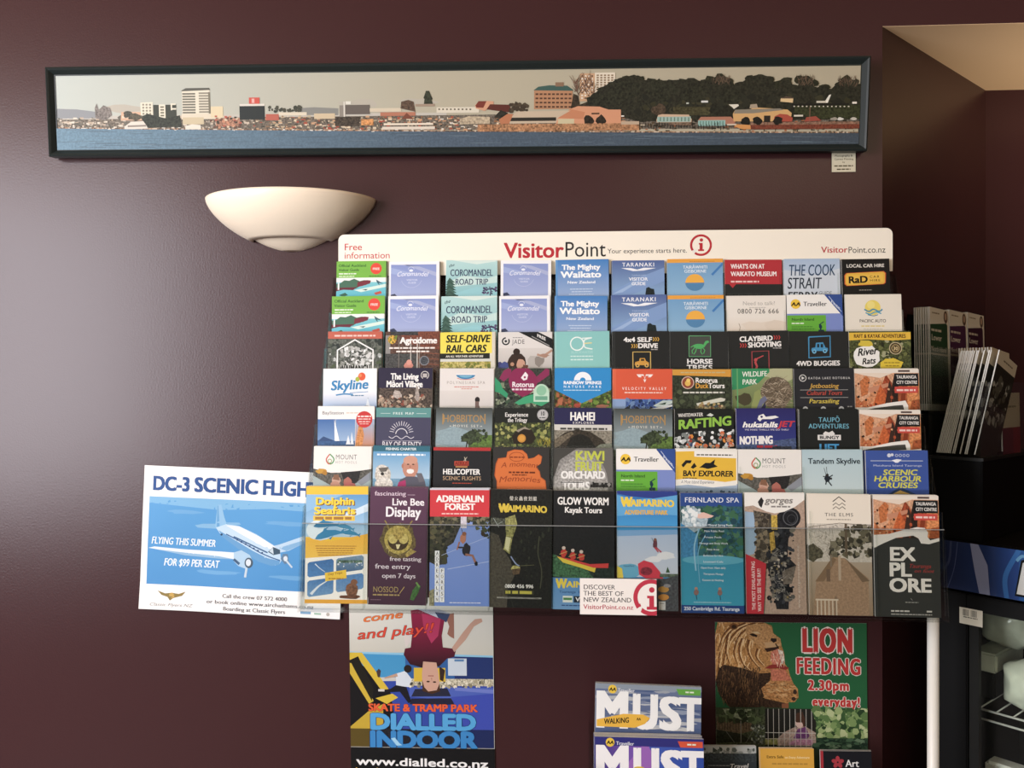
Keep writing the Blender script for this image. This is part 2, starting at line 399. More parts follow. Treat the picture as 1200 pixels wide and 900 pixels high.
def roadtrip():
    a = Art(bg='bcdcd6', seed=4); a.rect(0, 0, 100, 80, 'b4dad6', c2='7fbcc2').poly([(12, 0), (60, 8), (100, 2), (100, 0)], 'd7e8de')
    a.poly([(10, 40), (34, 30), (80, 36), (100, 30), (100, 44), (14, 52)], 'c6e1da').poly([(20, 64), (60, 52), (100, 60), (100, 80), (20, 80)], '92cbd0')
    a.text('the', 5, 16, 14.5, 6, '2b4350', 1, .2, up=.3)
    a.text('COROMANDEL', 8, 91, 31, 13, '34405f', 2).text('ROAD TRIP', 18, 82, 48, 11.5, '34405f', 2)
    for k in range(7): a.poly([(7, 34+k*5), (18-k*.2+k*1.1, 44+k*5), (1-k, 44+k*5)], '38584c' if k % 2 else '446658')
    a.rect(0, 68, 24, 80, '2f4f46').line([(72, 60), (90, 55), (100, 60)], 2.4, '43385a').scat(72, 52, 100, 66, 30, ['4c3c62', '3b3152', '5b4a70'], (1, 2.4))
    a.line([(88, 56), (86, 74)], 2, '43385a').rect(0, 80, 100, 212, '4f8f93', .3); return a
def waikato():
    a = Art(bg='4a8ccc', seed=5); a.rect(0, 0, 100, 80, '3f84c8', c2='9db4d6').rect(0, 0, 4, 212, '5f9ad2')
    a.text('The Mighty', 12, 84, 19, 9.5, 'fbfcfb', 5).text('Waikato', 10, 86, 34, 11.5, 'fbfcfb', 5)
    a.text('New Zealand', 22, 75, 45.5, 5, 'f2f6fa', 4).mic(27, 70, 57, 1.5, 'c8dbee').mic(30, 68, 62, 1.5, 'c8dbee').mic(25, 72, 67, 1.5, 'c8dbee')
    a.rect(0, 80, 100, 212, '5a7d5a', .4); return a
def taranaki():
    a = Art(bg='5f7fb6', seed=6); a.rect(0, 0, 100, 80, '52689f', c2='8fb6dc')
    a.poly([(0, 60), (50, 34), (100, 14), (100, 40), (40, 66), (0, 80)], '7fa0cf').poly([(0, 66), (40, 44), (60, 36), (20, 62)], '9db9de')
    a.text('TARANAKI', 19, 81, 12, 7.5, 'f6f8fa', 2, track=.15)
    a.poly([(17, 15), (36, 15), (48, 18), (60, 14.5), (84, 15), (60, 20), (40, 21)], 'f2f4f7')
    a.text('TARANAKI', 37, 65, 31, 3.2, 'a4bddf', 1).text('VISITOR', 32, 68, 39.5, 6, 'f4f6fa', 3).text('GUIDE', 37, 64, 48.5, 6, 'f4f6fa', 3)
    a.poly([(63, 70), (65, 54), (70, 52), (74, 55), (80, 56), (82, 70)], '1f2b2c', .3); a.rect(0, 70, 100, 212, '26373a', .4); return a
def tairawhiti():
    a = Art(bg='7fb0d2', seed=7); a.rect(0, 6, 100, 80, '6fa3cd', c2='93bedb').rect(0, 0, 100, 7, 'f0a52c').mic(40, 85, 5.5, 1.3, 'c98a2a')
    a.line([(100, 9), (80, 30)], 4, '3d7fc0').text('TAIRĀWHITI', 28, 72, 18, 5.6, 'e6f0f6', 2).text('GISBORNE', 30, 70, 25.5, 5.6, 'e6f0f6', 2)
    a.ell(49, 44, 17, 16, 'f5b233', a0=180, a1=360).ell(49, 44, 17, 15, '4f88b4', a0=0, a1=180)
    a.rect(0, 72, 100, 212, '5c8fb2', .2); return a
def museum():
    a = Art(bg='262a29', seed=8); a.poly([(0, 0), (100, 0), (100, 44), (20, 44), (14, 51), (8, 44), (0, 44)], 'b92a33')
    a.text("WHAT'S ON AT", 11, 70, 16, 8, 'f8eeea', 3).text('WAIKATO MUSEUM', 11, 91, 29.5, 8, 'f8eeea', 3).mic(11, 60, 41, 3, 'f0c8c2')
    a.rect(5, 60, 95, 200, '2e3433', .3); return a
def cook():
    a = Art(bg='b9c8d6', seed=9); a.rect(0, 0, 100, 80, 'a9c0da', c2='d3d9de').poly([(0, 20), (60, 30), (100, 18), (100, 60), (0, 70)], 'ccd6df')
    a.text('THE COOK', 8, 91, 31, 20, '2d4a68', 1, .12).text('STRAIT', 5, 66, 55, 20, '2c3946', 1, .12)
    a.text('FERRY', 5, 58, 79, 18, '1f262c', 2, .1).text('GUIDE', 61, 84, 66, 6, '6a7278', 0, .15)
    a.rect(0, 80, 100, 212, '8fa3b5', .2); return a
def carhire():
    a = Art(bg='1b1b1a', seed=10).text('LOCAL CAR HIRE', 10, 89, 18, 7, 'eae6da', 3)
    P = [(5, 35), (9, 30), (88, 27), (92, 31), (91, 52), (87, 55), (9, 58), (5, 54)]
    a.poly(P, 'd8602a').poly([(x*.955+2.2, y*.93+3) for x, y in P], 'e9b72e').poly([(10, 36), (86, 32), (86, 50), (10, 53)], 'f0c03a')
    a.text('RaD', 13, 54, 52, 14, '1b1a16', 5, up=.03).text('CAR', 58, 78, 41, 5, '4a3d18', 2, track=.3).text('HIRE', 58, 80, 49, 5, '4a3d18', 2, track=.2)
    a.mic(35, 62, 68, 1.6, '9a968c'); a.rect(8, 80, 92, 200, '2a2a28', .3); return a
def needtalk():
    a = Art(bg='ece6da', seed=11); a.text('Need to talk?', 27, 82, 16.5, 6.6, 'aaa59c', 0).text('0800 726 666', 18, 88, 31, 8.2, '4a4844', 1, track=.12)
    a.mic(38, 66, 21.5, 1.4, 'c4beb3'); a.rect(0, 36, 100, 72, 'ece6da', c2='dccdb9').blob(58, 56, 34, 12, 'e2d5c3').blob(80, 52, 20, 10, 'ded0bd')
    a.curve([(18, 66), (22, 56), (20, 48)], 1, '998877').curve([(20, 58), (30, 62), (44, 60)], .7, 'b9a994').rect(0, 72, 100, 212, 'd9cbb6', .1); return a
def traveller():
    a = Art(bg='f3f1ea', seed=12); a.rect(0, 35, 100, 212, '7b8fce'); a.rect(0, 38, 70, 90, '63b22f').rect(3, 70, 66, 90, '58a52a', .3)
    a.circ(16, 17, 9, 'f4c81e').text('AA', 8, 24.5, 20.5, 6.5, '1f1a10', 5, .15).text('Traveller', 30, 72, 21, 8, '24262b', 2)
    a.poly([(68, 0), (100, 0), (100, 40)], '2f4f96').text('FREE', 80, 96, 14, 4.5, 'dfe6f2', 2, up=-1.0)
    a.line([(76, 3), (98, 32)], 1.2, 'b9c6e2').text('North Island', 8, 49, 48, 5, '1f3a20', 2).mic(8, 30, 54, 2.2, 'dcefcf').mic(8, 46, 60, 1.5, '3d7a2a').mic(8, 50, 64, 1.5, '3d7a2a')
    a.blob(60, 60, 2.6, 6, '173a4a').line([(57, 56), (66, 50)], 1.6, '173a4a').rect(56, 65, 66, 70, '173a4a')
    a.rect(0, 90, 100, 212, '6f83c0', .3); return a
def pacific():
    a = Art(bg='ece5d4', seed=13); a.circ(49, 24, 14, 'edd75a').circ(46, 19, 7, 'f3e27c')
    a.curve([(34, 27), (42, 31), (50, 27), (60, 31), (66, 27)], 2.6, '3b8fb4').curve([(36, 33), (44, 36), (54, 32), (64, 35)], 2.4, '5aa9c4').curve([(40, 37), (50, 39), (58, 37)], 1.5, '2f7aa0')
    a.text('PACIFIC AUTO', 25, 72, 51, 5.6, '38382f', 2).mic(28, 70, 59, 2.5, 'e3cf86').mic(32, 66, 64, 2, 'd9d2bf'); a.rect(0, 72, 100, 212, 'd8cdae', .1); return a
def waimangu():
    a = Art(bg='4f564c', seed=14); a.rect(0, 14, 100, 80, '5c6158', .55)
    a.scat(0, 14, 100, 44, 60, ['3c443c', '4c5548', '676c60', '2e3631'], (2, 5)).scat(0, 40, 100, 56, 25, ['a8aca6', 'c8cbc6'], (1.5, 4)).scat(0, 54, 100, 70, 40, ['4e5a3e', '7a7f70', '33392f'], (1.5, 4))
    a.scat(24, 28, 80, 64, 110, ['d4d5d1', 'b5b6b0', '8c8e86', '4c4f49', 'e8e8e5'], (1.5, 4.5))
    a.line([(18, 70), (18, 34), (50, 15), (84, 34), (84, 70)], 2.8, 'f0f0ec').rect(0, 0, 100, 13, 'c4604a').mic(12, 88, 9, 3, 'f0cbbf')
    a.rect(21, 62, 81, 74, 'c5c6c0').text('WAIMANGU', 22, 80, 73, 11, '24261f', 4).rect(0, 75, 100, 212, '454c3f', .5); return a
def agro():
    a = Art(bg='6b4a3c', seed=15); a.rect(0, 0, 100, 80, '5f4438', .5); a.poly([(20, 0), (100, 0), (100, 34), (46, 22)], '7a4330', .4)
    for k in range(9): a.line([(60, 22+k*5), (100, 26+k*5)], 1.2, '8d4f36' if k % 2 else '4d3328')
    a.rect(0, 6, 9, 70, '8d8a86').rect(0, 40, 60, 70, '4a4a48', .4).rect(9, 0, 60, 6, '3d3d3c', .5)
    for x, c in ((46, 'c4bfb6'), (58, 'd2ccc2'), (62, '8c847a'), (24, '777069')): a.rect(x, 10, x+1.6, 70, c)
    a.circ(12, 14, 8, 'c99a2e', .5).scat(5, 8, 20, 20, 14, ['6e8a2d', 'e0bb40', '3f4a1c'], (1, 2.5)).text('Agrodome', 27, 95, 21, 11, 'f6efe8', 5)
    a.mic(7, 92, 31, 2.8, 'f2e9e0').mic(20, 82, 37.5, 2.8, 'f2e9e0').blob(44, 62, 8, 8, 'd08878').ell(44, 56, 5, 5, 'dd9a88')
    a.circ(72, 53, 9, '4a4d52', .5).ring(72, 53, 8, 1.4, '8a8c90').rect(0, 72, 100, 212, '5a4032', .5); return a
def railcars():
    a = Art(bg='ddd9c8', seed=16); a.rect(0, 0, 94, 38, 'f2dc3c', c2='f3e049').rect(0, 38, 90, 48, '23261f')
    a.text('SELF-DRIVE', 10, 90, 18, 13, '1a1d18', 4, .18).text('RAIL CARS', 10, 83, 36, 13, '1a1d18', 4, .18).text('AN ALL WEATHER ADVENTURE', 10, 78, 45.5, 4, 'f2efe0', 2, .15)
    a.rect(0, 48, 92, 74, 'bcae62', .6).scat(0, 54, 90, 70, 70, ['8f8f3a', 'a59b45', '6f7a30', 'c9bd6c'], (1.5, 4)).rect(0, 48, 92, 53, 'd5d6cc')
    a.rect(94, 0, 100, 212, 'd9d3c0').rect(0, 72, 94, 212, '7d7f3c', .5); return a
def jade():
    a = Art(bg='dedad4', seed=17); a.rect(0, 30, 100, 70, 'd4cfc8', c2='bfb9b3')
    a.ring(14, 17, 6.2, 2.6, '24282a', -40, 270).circ(14, 17, 2.5, '33373a').text('JADE', 26, 49, 22, 8, '3a3c3e', 0, track=.12).mic(27, 45, 11, 1.3, '8a8a88')
    a.poly([(38, 0), (74, 0), (100, 13), (100, 31)], '1c1f20').text('FREE', 72, 88, 9, 5.5, 'efece6', 3, up=-.46).line([(62, 8), (95, 26)], 1.6, '9a9a96')
    a.blob(34, 58, 17, 19, '3a2a22', j=.08).circ(34, 37, 6.5, '33251e').blob(42, 62, 8, 12, 'c99a80', j=.1).circ(26, 60, 3.6, 'b98a6c').blob(4, 66, 14, 9, '3b3f70').blob(12, 62, 8, 6, '45508a')
    a.blob(68, 60, 15, 16, 'b6b0a8', j=.15).blob(76, 55, 9, 10, '8d857c').curve([(100, 34), (84, 44), (72, 42)], 4, 'b58f78').blob(86, 44, 8, 4, 'a98470').blob(50, 66, 6, 5, '6b4436')
    a.rect(0, 71, 100, 212, '8f8a86', .3); return a
def gallery_oe():
    a = Art(bg='7fc4bf', seed=18); a.rect(0, 0, 100, 80, '86c9c5', c2='8ccdc4').rect(0, 0, 2.5, 212, '9fd6d2')
    a.ring(41, 22, 12, 2.2, 'eef6f0').line([(50, 12), (68, 11)], 1.8, 'eef6f0').curve([(68, 11), (55, 15), (54, 22), (56, 29), (69, 32)], 2.2, 'e9f3ec').line([(54, 21.5), (68, 20.5)], 2, 'e8d98c')
    a.text('BLACKWATER', 30, 70, 40, 4.6, 'a9dad4', 1).mic(29, 70, 46, 1.8, 'd9efe9').mic(29, 70, 52.5, 2.2, 'd9efe9').rect(0, 74, 100, 212, '6fb5b2'); return a
def chev(a, x, y, n, c, s=1):
    for k in range(n): a.line([(x+k*4*s, y-7*s), (x+2+k*4*s, y-3.5*s), (x+k*4*s, y)], 1.6*s, c)
def selfdrive():
    a = Art(bg='232524', seed=19); a.rect(0, 0, 5, 212, '2d302f').text('4x4 SELF', 20, 70, 19, 8, 'f0eee8', 5); chev(a, 72, 18, 3, 'd9a93a')
    chev(a, 34, 30, 3, 'd9a93a'); a.text('DRIVE', 45, 80, 30, 8, 'f0eee8', 5).mic(68, 80, 33.5, 1.6, 'b0aeaa')
    for p in ([(36, 75), (36, 37), (67, 37), (67, 75)],): a.line(p, 1.8, 'd9b45a')
    a.poly([(39, 60), (40, 55), (47, 53), (48, 48), (57, 48), (59, 53), (64, 56), (64, 61)], 'd59a32').circ(44, 61, 3.6, 'e0b050').circ(60, 61, 3.6, 'e0b050').circ(44, 61, 1.5, '2a2a26').circ(60, 61, 1.5, '2a2a26')
    a.rect(50, 49.5, 56, 53, '3a3322').rect(5, 80, 95, 200, '2a2c2b', .3); return a
def horse():
    a = Art(bg='2a2c2b', seed=20); a.line([(33, 8), (70, 8), (70, 44), (33, 44), (33, 8)], 1.8, '5da06c').rect(34.5, 9.5, 69, 43, '4a4e48')
    a.blob(50, 26, 9, 4.5, '4bb05f', j=.1).poly([(56, 27), (61, 17), (66, 16), (68, 19), (64, 21), (59, 28)], '4bb05f')
    for p in ([(43, 28), (38, 34), (39, 39)], [(46, 29), (44, 36), (41, 40)], [(56, 28), (60, 33), (58, 39)], [(54, 29), (53, 36), (56, 40)]): a.line(p, 1.6, '4bb05f')
    a.line([(42, 24), (36, 28)], 1.6, '4bb05f').text('HORSE', 29, 73, 56.5, 8, 'eeede9', 5).text('TREKS', 29, 73, 67, 8, 'eeede9', 5).rect(5, 80, 95, 200, '303231', .3); return a
def clay():
    a = Art(bg='272928', seed=21); a.text('CLAYBIRD', 19, 74, 18, 8.2, 'f0eee8', 5, up=.03); chev(a, 76, 15, 3, 'c23a36'); chev(a, 20, 28, 3, 'c23a36')
    a.text('SHOOTING', 33, 88, 28, 8.2, 'f0eee8', 5, up=.03).mic(74, 88, 30, 1.5, 'b0aeaa').line([(39, 75), (39, 35), (67, 34), (67, 75)], 1.6, 'a84448')
    a.blob(45, 49, 3, 3, 'c04a4c', j=.1).line([(44, 52), (47, 60), (44, 68)], 3.4, 'c04a4c').line([(45, 48), (58, 42)], 1.8, 'c04a4c').rect(5, 80, 95, 200, '2c2e2d', .3); return a
def buggies():
    a = Art(bg='272928', seed=22); a.line([(34, 10), (70, 8), (70, 44), (34, 46), (34, 10)], 2.2, '3f94c2')
    a.poly([(38, 34), (39, 29), (45, 28), (46, 20), (58, 19), (62, 28), (66, 29), (66, 34)], '3f94c2').rect(48, 22, 51.5, 28, '1d2830').rect(54, 22, 58, 28, '1d2830')
    a.circ(43, 35, 3.6, '6ab4d8').circ(61, 34, 3.6, '6ab4d8').circ(43, 35, 1.5, '222').circ(61, 34, 1.5, '222')
    a.text('4WD BUGGIES', 13, 86, 60, 8, 'f0eee8', 4, up=.02).rect(5, 80, 95, 200, '2c2e2d', .3); return a
def riverrats():
    a = Art(bg='4d5230', seed=23); a.rect(0, 0, 100, 80, '4a502c', .6).scat(0, 14, 100, 70, 120, ['6e7440', '383d24', '8a8c58', '4f5a30', 'a3a37c', '2b2e1c'], (1.5, 4.5))
    a.poly([(0, 2), (100, 1), (100, 13), (70, 15), (30, 13), (0, 15)], 'e8bb25').text('RAFT & KAYAK ADVENTURES', 8, 92, 10.5, 6, '4e2a18', 3)
    a.blob(28, 41, 22, 18, 'f2f1ea', j=.07, n=16).blob(26, 20, 12, 5, 'd8c02c').text('River', 13, 45, 41, 12, '20241c', 3, .2, up=.12).text('Rats', 20, 42, 55, 10, '20241c', 3, .2, up=.1)
    a.circ(75, 28, 10.5, 'c0b08a').circ(75, 28, 9, '4a3d22').ring(75, 28, 6, 1, 'c8b078').text('30', 71, 79, 31, 5.5, 'd8c28c', 3)
    a.blob(68, 55, 19, 11, 'e2c51f', j=.14, n=18).mic(56, 82, 53, 2, 'a48d1c').mic(58, 80, 58, 2, 'a48d1c').rect(0, 72, 100, 212, '474c28', .6); return a
def skyline():
    a = Art(bg='eff0ef', seed=24); a.rect(0, 42, 100, 80, 'eff0f1', c2='6d9ac9').rect(0, 70, 100, 73, '4d77ad').text('Skyline', 14, 84, 40, 17, '2b86bd', 4, .12, up=.04)
    a.curve([(24, 49), (40, 47), (56, 48)], 2.6, '2b86bd').mic(52, 76, 51, 1.8, '4d7d9f').line([(50, 45), (84, 43)], 1.2, '2b86bd')
    a.ell(72, 15, 7, 7.5, 'e4572b').ell(64, 20, 4, 4.5, 'a9b83a').ell(69, 13, 3, 3, 'f08a4a').line([(84, 54), (81, 72)], 1, '8aa0a8').poly([(83, 54), (88, 70), (80, 70)], 'd9e2e8')
    a.blob(80, 71, 7, 2, '3c5a4c').rect(0, 73, 100, 212, '3f6ea5', .2); return a
def maori():
    a = Art(bg='2f2a3c', seed=25); a.rect(0, 0, 100, 44, '2d2840').rect(0, 36, 100, 80, '54483f', .6).text('The Living', 23, 74, 20, 11, 'f4f2ec', 4).text('Māori Village', 15, 82, 34, 11, 'f4f2ec', 4)
    a.scat(0, 50, 100, 72, 110, ['9a8671', 'b89f86', '6e5a49', '3f342b', 'cdb9a2', '8d4a3a'], (1.2, 4)).blob(36, 48, 8, 8, 'b8aca2', .3).blob(72, 48, 4, 14, 'a89c92', .3)
    a.ring(86, 12, 7, 1.3, 'd7d2cc', 120, 420).rect(82, 9, 90, 16, 'bdb7b2').rect(0, 72, 100, 212, '4f4035', .6); return a
def spa():
    a = Art(bg='e3ded8', seed=26); a.rect(0, 40, 100, 72, 'dcd6cf', c2='cfcac4'); a.ell(48, 10, 18, 9, '3b86b4', a0=0, a1=180).rect(30, 9.4, 66, 11, 'f3efe9').ell(48, 12, 12, 4, '74b4cf', a0=0, a1=180)
    a.line([(32, 17), (40, 19.5), (56, 19.5), (64, 17)], 1, 'c95a4a').text('POLYNESIAN SPA', 13, 84, 28, 5.4, '9f948c', 0, track=.3).mic(27, 72, 34, 1.6, 'cf7d6f').mic(40, 60, 37.5, 1.4, 'cf7d6f')
    a.ell(70, 57, 4.5, 5.5, '2a2523').poly([(66, 60), (73, 60), (73, 66), (75, 72), (66, 72)], '77615a').rect(0, 72, 100, 212, 'b4bcc0', .2); return a
def canopy():
    a = Art(bg='38423a', seed=27); a.rect(0, 0, 100, 72, '3a4038', .6).scat(0, 30, 100, 72, 120, ['2a332a', '55604c', '7e8a6c', '3f5540', 'a0a890', '1d241e'], (1.5, 4.5))
    a.poly([(16, 4), (24, 0), (30, 2), (28, 14), (16, 24), (8, 18)], '8d2b56').poly([(72, 18), (92, 0), (98, 2), (98, 12), (78, 26)], '8d2b56').blob(50, 24, 26, 26, '8d2452', j=.07, n=16)
    a.poly([(0, 16), (10, 26), (14, 36), (24, 46), (22, 54), (8, 44), (0, 42)], '2f9a6a').poly([(36, 62), (52, 52), (70, 46), (96, 44), (98, 60), (84, 68), (66, 62), (44, 66)], '3aa573')
    a.ell(84, 44, 14, 16, 'b9dcc0', a0=180, a1=360).rect(70, 44, 98, 60, 'bfe0c6').circ(84, 40, 9, '8cc4a0').rect(73, 50, 95, 57, '6aa88a')
    a.poly([(55, 6), (60, 12), (58, 20), (52, 22), (47, 17)], 'f0e8ea').circ(54, 16, 2, '8d2452').text('Rotorua', 31, 71, 33.5, 9, 'f3e9ec', 3).mic(31, 71, 39.5, 3, 'ead5dc').rect(0, 72, 100, 212, '39463a', .6); return a
def rainbow():
    a = Art(bg='1f92d0', seed=28); a.rect(0, 38, 100, 212, '4e5a2c', .5).scat(0, 40, 44, 72, 70, ['5c3a24', '7a4c30', '3b2a1c', 'a8643c', '5a6a30'], (1.5, 4)).scat(45, 36, 100, 72, 80, ['6f8f36', '8a9a4a', '4d6a28', 'a87850', '3c4c22'], (1.5, 4))
    a.blob(10, 60, 5, 6, 'b46a48').blob(40, 66, 5, 4, 'b04a38').blob(84, 67, 12, 3, 'a86a54').poly([(0, 0), (100, 0), (100, 38), (48, 62), (0, 38)], '1c8fd2')
    a.ell(50, 21, 15.5, 15, 'f2f7fa', a0=180, a1=360).ell(50, 21, 5, 5, '1c8fd2', a0=180, a1=360).text('RAINBOW SPRINGS', 16, 83, 28, 5.4, 'f4f8fa', 5).text('NATURE PARK', 16, 83, 34.5, 4.2, 'dff0f8', 3, track=.6).mic(16, 82, 39.5, 1.6, 'bfe0f2')
    return a
def velocity():
    a = Art(bg='df5732', seed=29); a.rect(0, 0, 5.5, 51, 'e4673f').poly([(40, 9), (52, 9), (54, 15), (56, 9), (68, 9), (64, 14), (58, 14), (54, 23), (50, 14), (44, 14)], 'f8ece4').poly([(47, 11.5), (52.5, 11.5), (54, 18), (51, 17)], 'df5732').poly([(61, 11.5), (55.5, 11.5), (54, 18), (57, 17)], 'df5732')
    a.text('VELOCITY VALLEY', 16, 90, 35.5, 4.8, 'fbeee6', 2, track=.55).mic(20, 84, 41, 1.8, 'f6d8ca').rect(0, 51, 100, 212, '43619c', .5).scat(24, 52, 100, 72, 50, ['20325c', '2f4a86', '6a8ab4', '1c2230'], (2, 5))
    a.rect(0, 51, 22, 72, '8aa6cf').poly([(68, 62), (84, 53), (100, 53), (100, 58), (80, 66)], 'b9c8c0').poly([(60, 68), (100, 60), (100, 63), (70, 71)], 'e0e4e2').poly([(76, 60), (90, 56), (88, 60)], '24402c').poly([(18, 68), (30, 60), (28, 72)], '1b2638'); return a
def ducks():
    a = Art(bg='363c2c', seed=30); a.rect(0, 14, 100, 80, '343b2b', .5).scat(0, 40, 100, 72, 60, ['2a3022', '414a34', '525c40'], (2, 5)).poly([(0, 1), (100, 1), (100, 14), (0, 11)], 'd79a2c').mic(14, 90, 7.5, 2.2, 'c4b47a')
    a.circ(26, 24, 11, 'd9b8a4').circ(26, 24, 9.5, '8f4630').circ(26, 25, 5, 'e4b84e').circ(27, 20, 3.4, 'f0cc60').text('Rotorua', 39, 77, 24, 8.4, 'f4f1ea', 3).text('Duck', 39, 61, 33.5, 8.4, 'dfa22f', 3).text('Tours', 61, 89, 33.5, 8.4, 'f4f1ea', 3)
    a.mic(18, 88, 42.5, 2.8, 'd4d4c8').poly([(40, 60), (60, 55), (82, 50), (90, 52), (88, 56), (56, 62), (42, 64)], 'd4d3c0').rect(38, 64, 90, 72, '6f6a50', .5).scat(42, 60, 86, 72, 26, ['a8905c', 'c8b486', '4f5a68', '8a4f38'], (1.5, 3)).rect(0, 72, 100, 212, '4a5038', .5); return a
def wildlife():
    a = Art(bg='6c7a4a', seed=31); a.rect(0, 0, 100, 80, '93a26a', c2='5c6a3c').blob(20, 52, 16, 10, '4b4630').blob(80, 10, 26, 14, 'b3b48a').blob(45, 60, 14, 20, '8f9a5a')
    a.blob(72, 42, 26, 26, '6a5d4a', j=.1, n=18).hair(46, 16, 98, 66, 260, ['8d7c66', '5a4c3c', '3a3128', 'a89880', '7a6a55', 'c2b49a'], (6, 14), (-70, 60), .9, lambda x, y: (x-72)**2/750+(y-42)**2/750 < 1)
    a.poly([(38, 72), (46, 52), (54, 46), (58, 52), (50, 60), (46, 72)], '6a6f8c').poly([(44, 72), (54, 56), (56, 64), (52, 72)], '33354f').poly([(0, 0), (62, 0), (62, 6), (44, 24), (16, 34), (0, 36)], '2f8f5c').rect(8, 0, 10, 212, '63a868')
    a.text('WILDLIFE', 17, 58, 14, 8.6, 'f0f2e4', 2, .05, up=.03).text('PARK', 17, 41, 27, 8.6, 'f0f2e4', 2, .05, up=.03).rect(0, 73, 100, 212, '5a5440', .6); return a
def waterways():
    a = Art(bg='2b2c30', seed=32); a.ring(15, 16, 5.5, 1.2, 'd9d9d4').poly([(13, 13), (18, 16), (13, 19)], 'd9d9d4').text('KATOA LAKE ROTORUA', 24, 94, 18, 3.8, 'd4d4d0', 1, track=.25)
    a.text('Jetboating', 27, 74, 33, 7.4, 'd4a63c', 2, .2).rect(10, 36, 90, 36.8, 'a8a8a4').text('Cultural Tours', 20, 80, 45, 7.4, 'c0493a', 2, .2).rect(10, 49, 90, 49.8, 'a8a8a4').text('Parasailing', 24, 74, 59, 7.4, 'd8c03e', 2, .2)
    for x in (18, 48, 78): a.circ(x, 69, 4.5, 'd0d2d4').circ(x, 70, 2.4, '3c3f46')
    a.mic(88, 96, 66, 2, '8a8a86').rect(5, 78, 95, 200, '34363a', .3); return a
def city_top(a):
    a.rect(0, 0, 100, 62, 'd8a47e', .3)
    for x0, x1, c in ((0, 26, 'c07040'), (18, 44, 'cf8a5c'), (40, 58, '9c4424'), (56, 68, '33251f'), (66, 82, 'b05a30'), (80, 100, 'd88a4e')): a.poly([(x0, 66), (x0+2, 26), ((x0+x1)/2, 8), (x1, 22), (x1, 66)], c, .35)
    a.poly([(0, 0), (30, 0), (44, 14), (30, 22), (22, 44), (10, 52), (0, 40)], 'd9a37c', .2).poly([(8, 20), (18, 10), (24, 16), (20, 40), (10, 44)], 'c4713c', .3).poly([(20, 30), (52, 22), (54, 27), (24, 38)], 'c98a68').poly([(28, 56), (40, 24), (50, 44), (46, 66), (30, 66)], 'c8622c', .3)
    a.poly([(44, 66), (54, 18), (58, 30), (54, 66)], '402c24').poly([(68, 66), (74, 26), (80, 30), (76, 66)], '8a3a1c').poly([(84, 66), (88, 50), (100, 48), (100, 66)], 'a8562c', .3).rect(0, 0, 100, 6, 'ece4d6').poly([(0, 6), (60, 6), (40, 14), (16, 10)], 'ead9c4').scat(0, 20, 100, 60, 26, ['5c3020', 'e0a878', 'b4502a', '2b201c'], (1, 2.6))
    a.rect(62, 7, 99, 27, '1f2021').text('TAURANGA', 65, 96, 15, 5, 'e8e4dc', 3).text('CITY CENTRE', 65, 97, 23.5, 5, 'e8e4dc', 3).rect(62, 28, 98, 38, 'd24a3e').mic(65, 94, 35, 3, 'f4d2c8').rect(68, 1.5, 86, 4.5, '5c4a44')
def citymap(full=False):
    a = Art(bg='3b3d3a', seed=33); city_top(a)
    if not full:
        a.poly([(0, 61), (20, 61), (50, 54), (78, 50), (82, 58), (82, 66), (100, 64), (100, 76), (0, 78)], 'efece4').poly([(0, 68), (30, 62), (60, 58), (74, 57), (76, 66), (60, 67), (30, 70), (0, 75)], '4a4a46').rect(0, 76, 100, 212, '3b3d3a'); return a
    a.rect(0, 66, 100, 212, '3b3d3a').poly([(0, 62), (24, 60), (44, 54), (66, 49), (78, 50), (83, 57), (82, 64), (86, 69), (100, 65), (100, 70), (84, 75), (72, 74), (68, 66), (60, 62), (34, 66), (16, 74), (0, 82)], 'efece4')
    a.text('EX', 23, 62, 101, 20, 'f4f1e8', 5).text('PL', 22, 56, 125, 20, 'f4f1e8', 5).text('ORE', 22, 86, 149, 20, 'f4f1e8', 5)
    a.text('Tauranga', 52, 86, 112, 6, 'b03a36', 1, .3).text('on foot', 60, 90, 119, 5, 'b03a36', 1, .3).mic(46, 66, 166, 1.6, '9a9a94').line([(54, 159), (57, 162)], .6, 'aaa').mic(24, 52, 180, 2.4, 'd0cec6').mic(78, 86, 180, 2.6, 'd0cec6').mic(24, 86, 184.5, 1.6, 'b4b2aa'); return a
def baystation():
    a = Art(bg='f0eee8', seed=34); a.text('BayStation', 7, 46, 13.5, 5.6, '54565c', 1).mic(50, 82, 12, 2, 'd8c6b4').rect(0, 22, 31, 72, '3f6ba8', c2='7fa3cc').rect(31.5, 22, 66, 72, '5a86bd', c2='a6c0da').rect(66.5, 22, 100, 72, '9ab4cf', c2='c9855a')
    a.poly([(29, 22), (39, 62), (30, 62)], 'f2f4f3').rect(0, 60, 66, 72, '3a5f8c', .2).poly([(54, 50), (58, 66), (50, 66)], 'e8ecee').poly([(60, 44), (64, 66), (58, 66)], 'dfe5ea').poly([(0, 60), (10, 52), (31, 60)], '34507c')
    a.poly([(72, 34), (78, 30), (82, 50), (78, 72), (66, 72)], 'd08a4a', .3).blob(80, 24, 5, 5, 'c99').circ(82, 22.5, 14.5, 'cf2f2c').mic(70, 94, 18.5, 2.6, 'f6dcd6').mic(71, 93, 23, 2.2, 'f0c4bc').mic(72, 92, 27.5, 2, 'f0c4bc').mic(74, 90, 31, 1.6, 'e9b0a8').rect(0, 72, 100, 212, '3f6694', .3); return a
